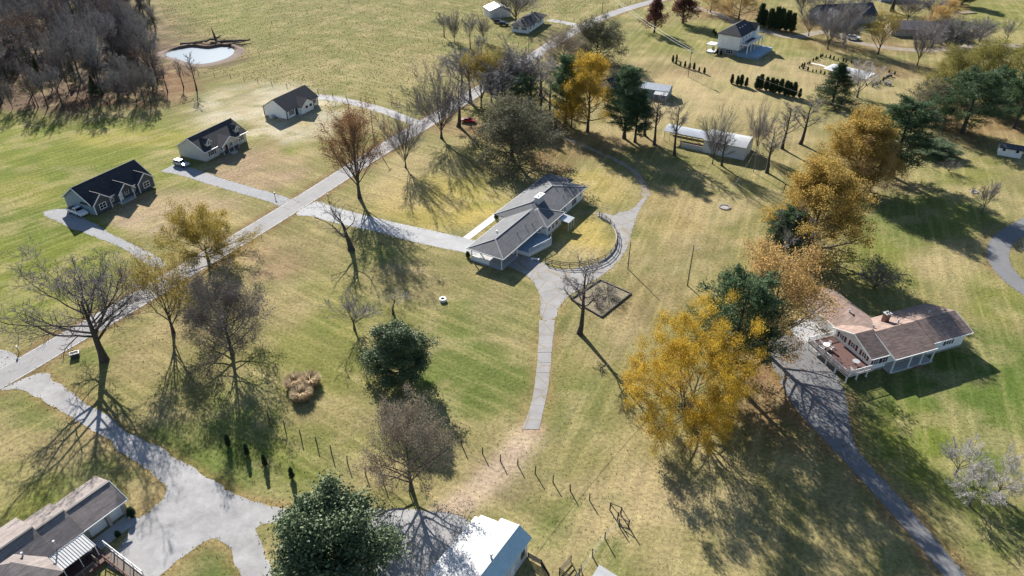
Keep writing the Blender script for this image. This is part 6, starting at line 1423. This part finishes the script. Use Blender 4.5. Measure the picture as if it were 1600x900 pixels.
ring = [(1249,107),(1253,105),(1257,103.5),(1261,101),(1264,99.5),(1271,95.5),(1274,94),(1278,92.5),(1282,90),(1285.5,88.5),(1290.5,89.5),(1297,91.5),(1303,93),(1310,94.5),(1317,96),(1322,97.5),(1330,99),(1255,109),(1262,110.5),(1269,112.5),(1275,113.5),(1282,115),(1288,117),(1364,136),(1368,134.5),(1371,132.5),(1374,131),(1379,127),(1384,124),(1388,121.5),(1391,120),(1393,119),(1397,117),(1388,114),(1353,134)]
for i, (x, y) in enumerate(ring):
    tree('thuja', x+random.uniform(-.8, .8), y+random.uniform(-.4, .4), random.uniform(.9, 1.5), 'tiny dark shrub in the ring planted round the swimming pool', 'pool_shrub', 'shrub', 'shrubs ringing the pool', rz=i, w=1.5)
for x, y, h, lb in ((207,806,1.6,'dark leafed bush at the garage corner of the taupe roofed house'), (776,342,1.8,'round clipped bush at the inner corner of the grey roofed ranch'), (731,402,1.4,'small bush beside the open carport'), (185,838,1.0,'low bush in front of the garage doors')):
    tree('thuja', x, y, h, lb, 'garden_bush', 'shrub', rz=x, w=2.0)
for i, (x, y) in enumerate(((1115,52),(1118,56),(1114,80),(1120,84),(1126,86))):
    tree('thuja', x, y, 1.8, 'low dark shrub along the foot of the two storey house', 'house_shrub', 'shrub', 'shrubs along the two storey house', rz=i, w=1.7)
# ornamental grass clump, bed brush
M['blade'] = leafmat('dry_grass_blades', [(.38, .29, .18), (.58, .46, .30), (.70, .58, .40)], .45)
def grass_clump(at, r, h, n, label, name='grass_clump', cat='grass clump', parent=None, m='blade'):
    rng = np.random.default_rng(int(abs(at[0])*10)+n)
    a = rng.random(n)*6.283; d = r*np.sqrt(rng.random(n)); b0 = np.stack([d*np.cos(a), d*np.sin(a), np.zeros(n)], 1)
    out = unit(np.stack([np.cos(a), np.sin(a), np.zeros(n)], 1)+rng.normal(0, .4, (n, 3)))
    hh = h*rng.uniform(.6, 1.1, n)[:, None]*(1-.4*(d/r)[:, None]**2)
    p1 = b0+np.array([0, 0, 1])*hh*.7+out*hh*.25; p2 = b0+np.array([0, 0, 1])*hh*.75+out*hh*.75
    s_ = unit(np.cross(out, [0, 0, 1.]))*.035
    v = np.stack([b0-s_, b0+s_, p1+s_, p1-s_, p2], 1).reshape(-1, 3); i5 = np.arange(n)*5
    f = np.concatenate([np.stack([i5, i5+1, i5+2, i5+3], 1), np.stack([i5+3, i5+2, i5+4, i5+4], 1)])
    f = np.concatenate([np.stack([i5, i5+1, i5+2], 1), np.stack([i5, i5+2, i5+3], 1), np.stack([i5+3, i5+2, i5+4], 1)])
    o = link(name, np_mesh(name, v, f, M[m], np.repeat(rng.random(n), 5)), parent, (at[0], at[1], 0))
    if label: tag(o, label, cat)
    return o
grass_clump(G(463, 603), 1.3, 2.0, 2600, 'straw coloured ornamental grass clump on the lawn, the one farthest from the magnolia')
grass_clump(G(485, 600), 1.3, 2.0, 2600, 'straw coloured ornamental grass clump on the lawn, the one nearer the magnolia')
grass_clump(G(472, 621), 1.2, 2.0, 2400, 'straw coloured ornamental grass clump on the lawn, the one nearer the wire fence')
tree('shrub', 950, 460, 2.4, 'tangle of dead brush lying in the timber edged bed', 'dead_brush', 'brush', rz=0, cw=44)
tree('shrub', 932, 475, 1.8, 'low dead brush at the corner of the timber edged bed', 'dead_brush', 'brush', rz=2, cw=34)

# ---- the wood at the upper left
wood_px = [(-80,178),(0,170),(60,168),(110,166),(165,162),(215,158),(243,160),(258,152),(266,142),(258,126),(240,100),(236,78),(250,56),(246,30),(232,5),(214,-20),(190,-45),(-140,-45)]
wp = [G(*p) for p in wood_px]
def inside(x, y, poly):
    c = False; j = len(poly)-1
    for i in range(len(poly)):
        (xi, yi), (xj, yj) = poly[i], poly[j]
        if (yi > y) != (yj > y) and x < (xj-xi)*(y-yi)/(yj-yi)+xi: c = not c
        j = i
    return c
rw = random.Random(5); spots = []
edge = [(60,168),(98,166),(55,167),(140,163),(188,160),(214,159),(226,160),(236,161),(244,158),(262,143),(287,136),(307,140),(20,170),(75,168),(172,161)]
spots += [G(*p) for p in edge]
tries = 0
while len(spots) < 260 and tries < 20000:
    tries += 1
    x, y = rw.uniform(-340, -95), rw.uniform(215, 430)
    if inside(x, y, wp) and all((x-a)**2+(y-b_)**2 > 5.0**2 for a, b_ in spots): spots.append((x, y))
for i, (x, y) in enumerate(spots):
    k = ('wood_a', 'wood_b', 'wood_c', 'wood_a', 'wood_b', 'fan', 'wood_b')[i % 7]
    t, c, h0, r0 = PROTO[k]; h = rw.choice((rw.uniform(17, 23), rw.uniform(9, 18))) if i >= len(edge) else rw.uniform(9, 14)
    if i in (9, 10, 11): k = 'slim'; t, c, h0, r0 = PROTO[k]
    if k == 'fan': r0 *= 1.6
    e = empty('woodland_tree', (x, y, 0), rw.uniform(0, 6.28), 'tall leafless tree in the dense grey wood beside the pond', 'tree', 'leafless trees of the wood')
    s = h/h0; w_ = rw.uniform(.85, 1.15)*(.6 if k == 'fan' else 1); e.scale = (s*w_, s*w_, s)
    link('trunk', t, e); link('crown', c, e)
for i in range(90):
    while True:
        x, y = rw.uniform(-300, -95), rw.uniform(215, 400)
        if inside(x, y, wp): break
    t, c, h0, r0 = PROTO['shrub']; e = empty('woodland_shrub', (x, y, 0), rw.uniform(0, 6.28), 'leafless understorey shrub on the floor of the wood', 'shrub', 'understorey shrubs of the wood')
    s = rw.uniform(1.0, 2.0); e.scale = (s*1.2, s*1.2, s); link('trunk', t, e); link('crown', c, e)
for i, (x, y) in enumerate(((55,108),(62,120),(150,150),(148,95),(118,130),(40,90))):
    tree('spruce', x, y, rw.uniform(5, 8), 'small dark cedar growing inside the leafless wood', 'cedar_tree', group='cedars in the wood', rz=i, w=.9)

# ------------------------------------------------------------------ ground cover that nobody could count
def on_paving(X, Y):
    px, py = pixel_of(X, Y)
    rd = seg_dist(X, Y, [G(*p) for p in road_px]) < 3.3
    return rd
def tufts(name, n, region, size, mtl, label, cat, seed, dens=None, flat=False):
    rng = np.random.default_rng(seed)
    x0, x1, y0, y1 = region
    X = rng.uniform(x0, x1, n*3); Y = rng.uniform(y0, y1, n*3)
    keep = ~on_paving(X, Y)
    px, py = pixel_of(X, Y); keep &= (px > -60) & (px < 1660) & (py > -30) & (py < 930)
    if dens is not None: keep &= rng.random(len(X)) < dens(px, py, X, Y)
    X, Y = X[keep][:n], Y[keep][:n]; n = len(X)
    c = np.stack([X, Y, np.zeros(n)], 1)
    if flat:
        a = rng.random(n)*6.283; u = np.stack([np.cos(a), np.sin(a), rng.normal(0, .25, n)], 1); w = np.stack([-np.sin(a), np.cos(a), rng.normal(0, .25, n)], 1)
        s = size*rng.uniform(.6, 1.4, (n, 1)); c[:, 2] = .05
        v = np.stack([c-u*s, c+w*s*.7, c+u*s, c-w*s*.7], 1).reshape(-1, 3); f = np.arange(4*n).reshape(-1, 4); t = np.repeat(rng.random(n), 4)
    else:
        vs, ts = [], []
        for k in range(4):
            a = rng.random(n)*6.283; s = size*rng.uniform(.5, 1.3, (n, 1)); u = np.stack([np.cos(a), np.sin(a), np.zeros(n)], 1)
            tip = c+np.array([0, 0, 1])*s*rng.uniform(.45, .9, (n, 1))+u[:, [1, 0, 2]]*s*rng.normal(0, .4, (n, 1))
            vs.append(np.stack([c-u*s*.45, c+u*s*.45, tip], 1)); ts.append(np.repeat(rng.random(n), 3).reshape(n, 3))
        v = np.concatenate(vs).reshape(-1, 3); f = np.arange(len(v)).reshape(-1, 3); t = np.concatenate(ts).ravel()
    tag(link(name, np_mesh(name, v, f, mtl, t)), label, cat, kind='stuff')
M['tuft'] = leafmat('pasture_tuft', [(.14, .145, .045), (.19, .18, .065), (.24, .21, .085)], .45)
M['tuft_lawn'] = leafmat('lawn_tuft', [(.10, .125, .022), (.17, .165, .042), (.28, .225, .10)], .4)
M['litter'] = leafmat('fallen_leaves', [(.16, .075, .03), (.28, .14, .055), (.38, .21, .09)], .15)
M['litter_dark'] = leafmat('old_fallen_leaves', [(.07, .04, .025), (.13, .075, .045), (.20, .12, .07)], .15)
def pasture(px, py, X, Y):
    line = np.interp(px, [230, 300, 500, 640, 760, 900, 1000], [-30, 112, 142, 172, 105, 20, -10])
    return ((py < line) & (px > 235) & (px < 1000) & ~((px > 250) & (px < 375) & (py > 60) & (py < 106))).astype(float)
tufts('pasture_grass', 18000, (-200, 90, 230, 400), .30, M['tuft'], 'coarse tufted grass covering the far pasture', 'grass', 1, pasture)
def lawn(px, py, X, Y):
    bad = np.zeros(len(px), bool)
    for poly in LAWN_BAD:
        j = len(poly)-1; c = np.zeros(len(px), bool)
        for i in range(len(poly)):
            (xi, yi), (xj, yj) = poly[i], poly[j]
            c ^= ((yi > py) != (yj > py)) & (px < (xj-xi)*(py-yi)/(yj-yi+1e-9)+xi); j = i
        bad |= c
    return np.where(bad, 0, .35+.65*sstep(.45, .65, fbm(X, Y, 7, 88)))
LAWN_BAD = [[(-5,612),(68,580),(130,627),(235,694),(325,746),(400,786),(600,797),(738,826),(640,960),(380,960),(337,837),(230,915),(150,880),(215,812),(255,752),(150,675),(60,620)],
 [(457,337),(497,313),(605,345),(800,392),(800,412),(687,387),(515,347)], [(780,398),(862,418),(926,414),(966,375),(925,331),(1010,304),(987,362),(940,431),(867,500),(842,671),(816,671),(843,500),(829,435)],
 [(1196,545),(1240,495),(1290,496),(1330,680),(1515,905),(1477,903),(1300,700)], [(1545,390),(1600,340),(1600,460),(1550,425)], [(0,730),(150,730),(205,790),(200,860),(230,900),(0,900)], [(660,900),(740,808),(830,830),(830,900)], [(725,390),(860,270),(920,290),(880,340),(800,410)], [(1250,520),(1290,455),(1520,520),(1510,545),(1330,600)], [(780,420),(850,340),(850,410)]]
tufts('lawn_grass', 18000, (-130, 130, 48, 190), .13, M['tuft_lawn'], 'short tufted grass of the mown lawns', 'grass', 2, lawn)
def under(px, py, X, Y):
    w = np.zeros(len(px))
    for x, y, r_, k in ((1195,555,9,1),(1085,660,9,.7),(1262,390,10,.7),(1330,290,10,.7),(918,210,8,.8),(1540,200,16,.6),(271,522,8,.5),(326,410,8,.5),(800,252,8,.5),(1230,600,8,.8),(1120,600,9,.6),(1290,690,6,.5),(562,309,6,.35),(760,165,9,.5),(690,216,9,.35)):
        a, b_ = G(x, y); w = np.maximum(w, k*np.exp(-((X-a)**2+(Y-b_)**2)/(r_*r_)))
    rd = seg_dist(X, Y, [G(*p) for p in road_px]); return np.maximum(w, .4*((rd > 3.2) & (rd < 4.6)))
tufts('fallen_leaves', 26000, (-120, 140, 48, 240), .15, M['litter'], 'fallen autumn leaves scattered under the trees and along the road', 'leaves', 3, under, True)
def woodfloor(px, py, X, Y): return ((px < 300) & (py < 172)).astype(float)*np.array([1.0 if inside(a, b_, wp) else 0 for a, b_ in zip(X, Y)])
tufts('wood_floor_leaves', 9000, (-260, -95, 215, 385), .3, M['litter_dark'], 'carpet of fallen brown leaves on the floor of the wood', 'leaves', 4, woodfloor, True)
M['verge'] = leafmat('verge_tuft', [(.14, .14, .035), (.24, .20, .07), (.36, .28, .13)], .5)
# ragged turf along the edges of roads and drives
rng = np.random.default_rng(9)
segs = [(a[i], a[i+1]) for a in EDGE_PTS for i in range(len(a)-1) if 45 < a[i][1] < 200 and abs(a[i][0]) < 130]
vs, ts = [], []
for a, b_ in segs:
    n_ = max(2, int(np.linalg.norm(b_-a)*4)); p = a+(b_-a)*rng.random((n_, 1))+rng.normal(0, .22, (n_, 2))
    an = rng.random(n_)*6.283; s_ = .11*rng.uniform(.5, 1.6, n_); d = np.stack([np.cos(an)*s_, np.sin(an)*s_], 1)
    z0 = np.full(n_, .02); q = np.stack([np.c_[p-d, z0], np.c_[p+d, z0], np.c_[p+rng.normal(0, .07, (n_, 2)), s_*.7+.02]], 1)
    vs.append(q.reshape(-1, 3)); ts.append(np.repeat(rng.random(n_), 3))
v = np.concatenate(vs)
tag(link('verge_grass', np_mesh('verge_grass', v, np.arange(len(v)).reshape(-1, 3), M['verge'], np.concatenate(ts))), 'ragged grass creeping over the edges of the road and drives', 'grass', kind='stuff')
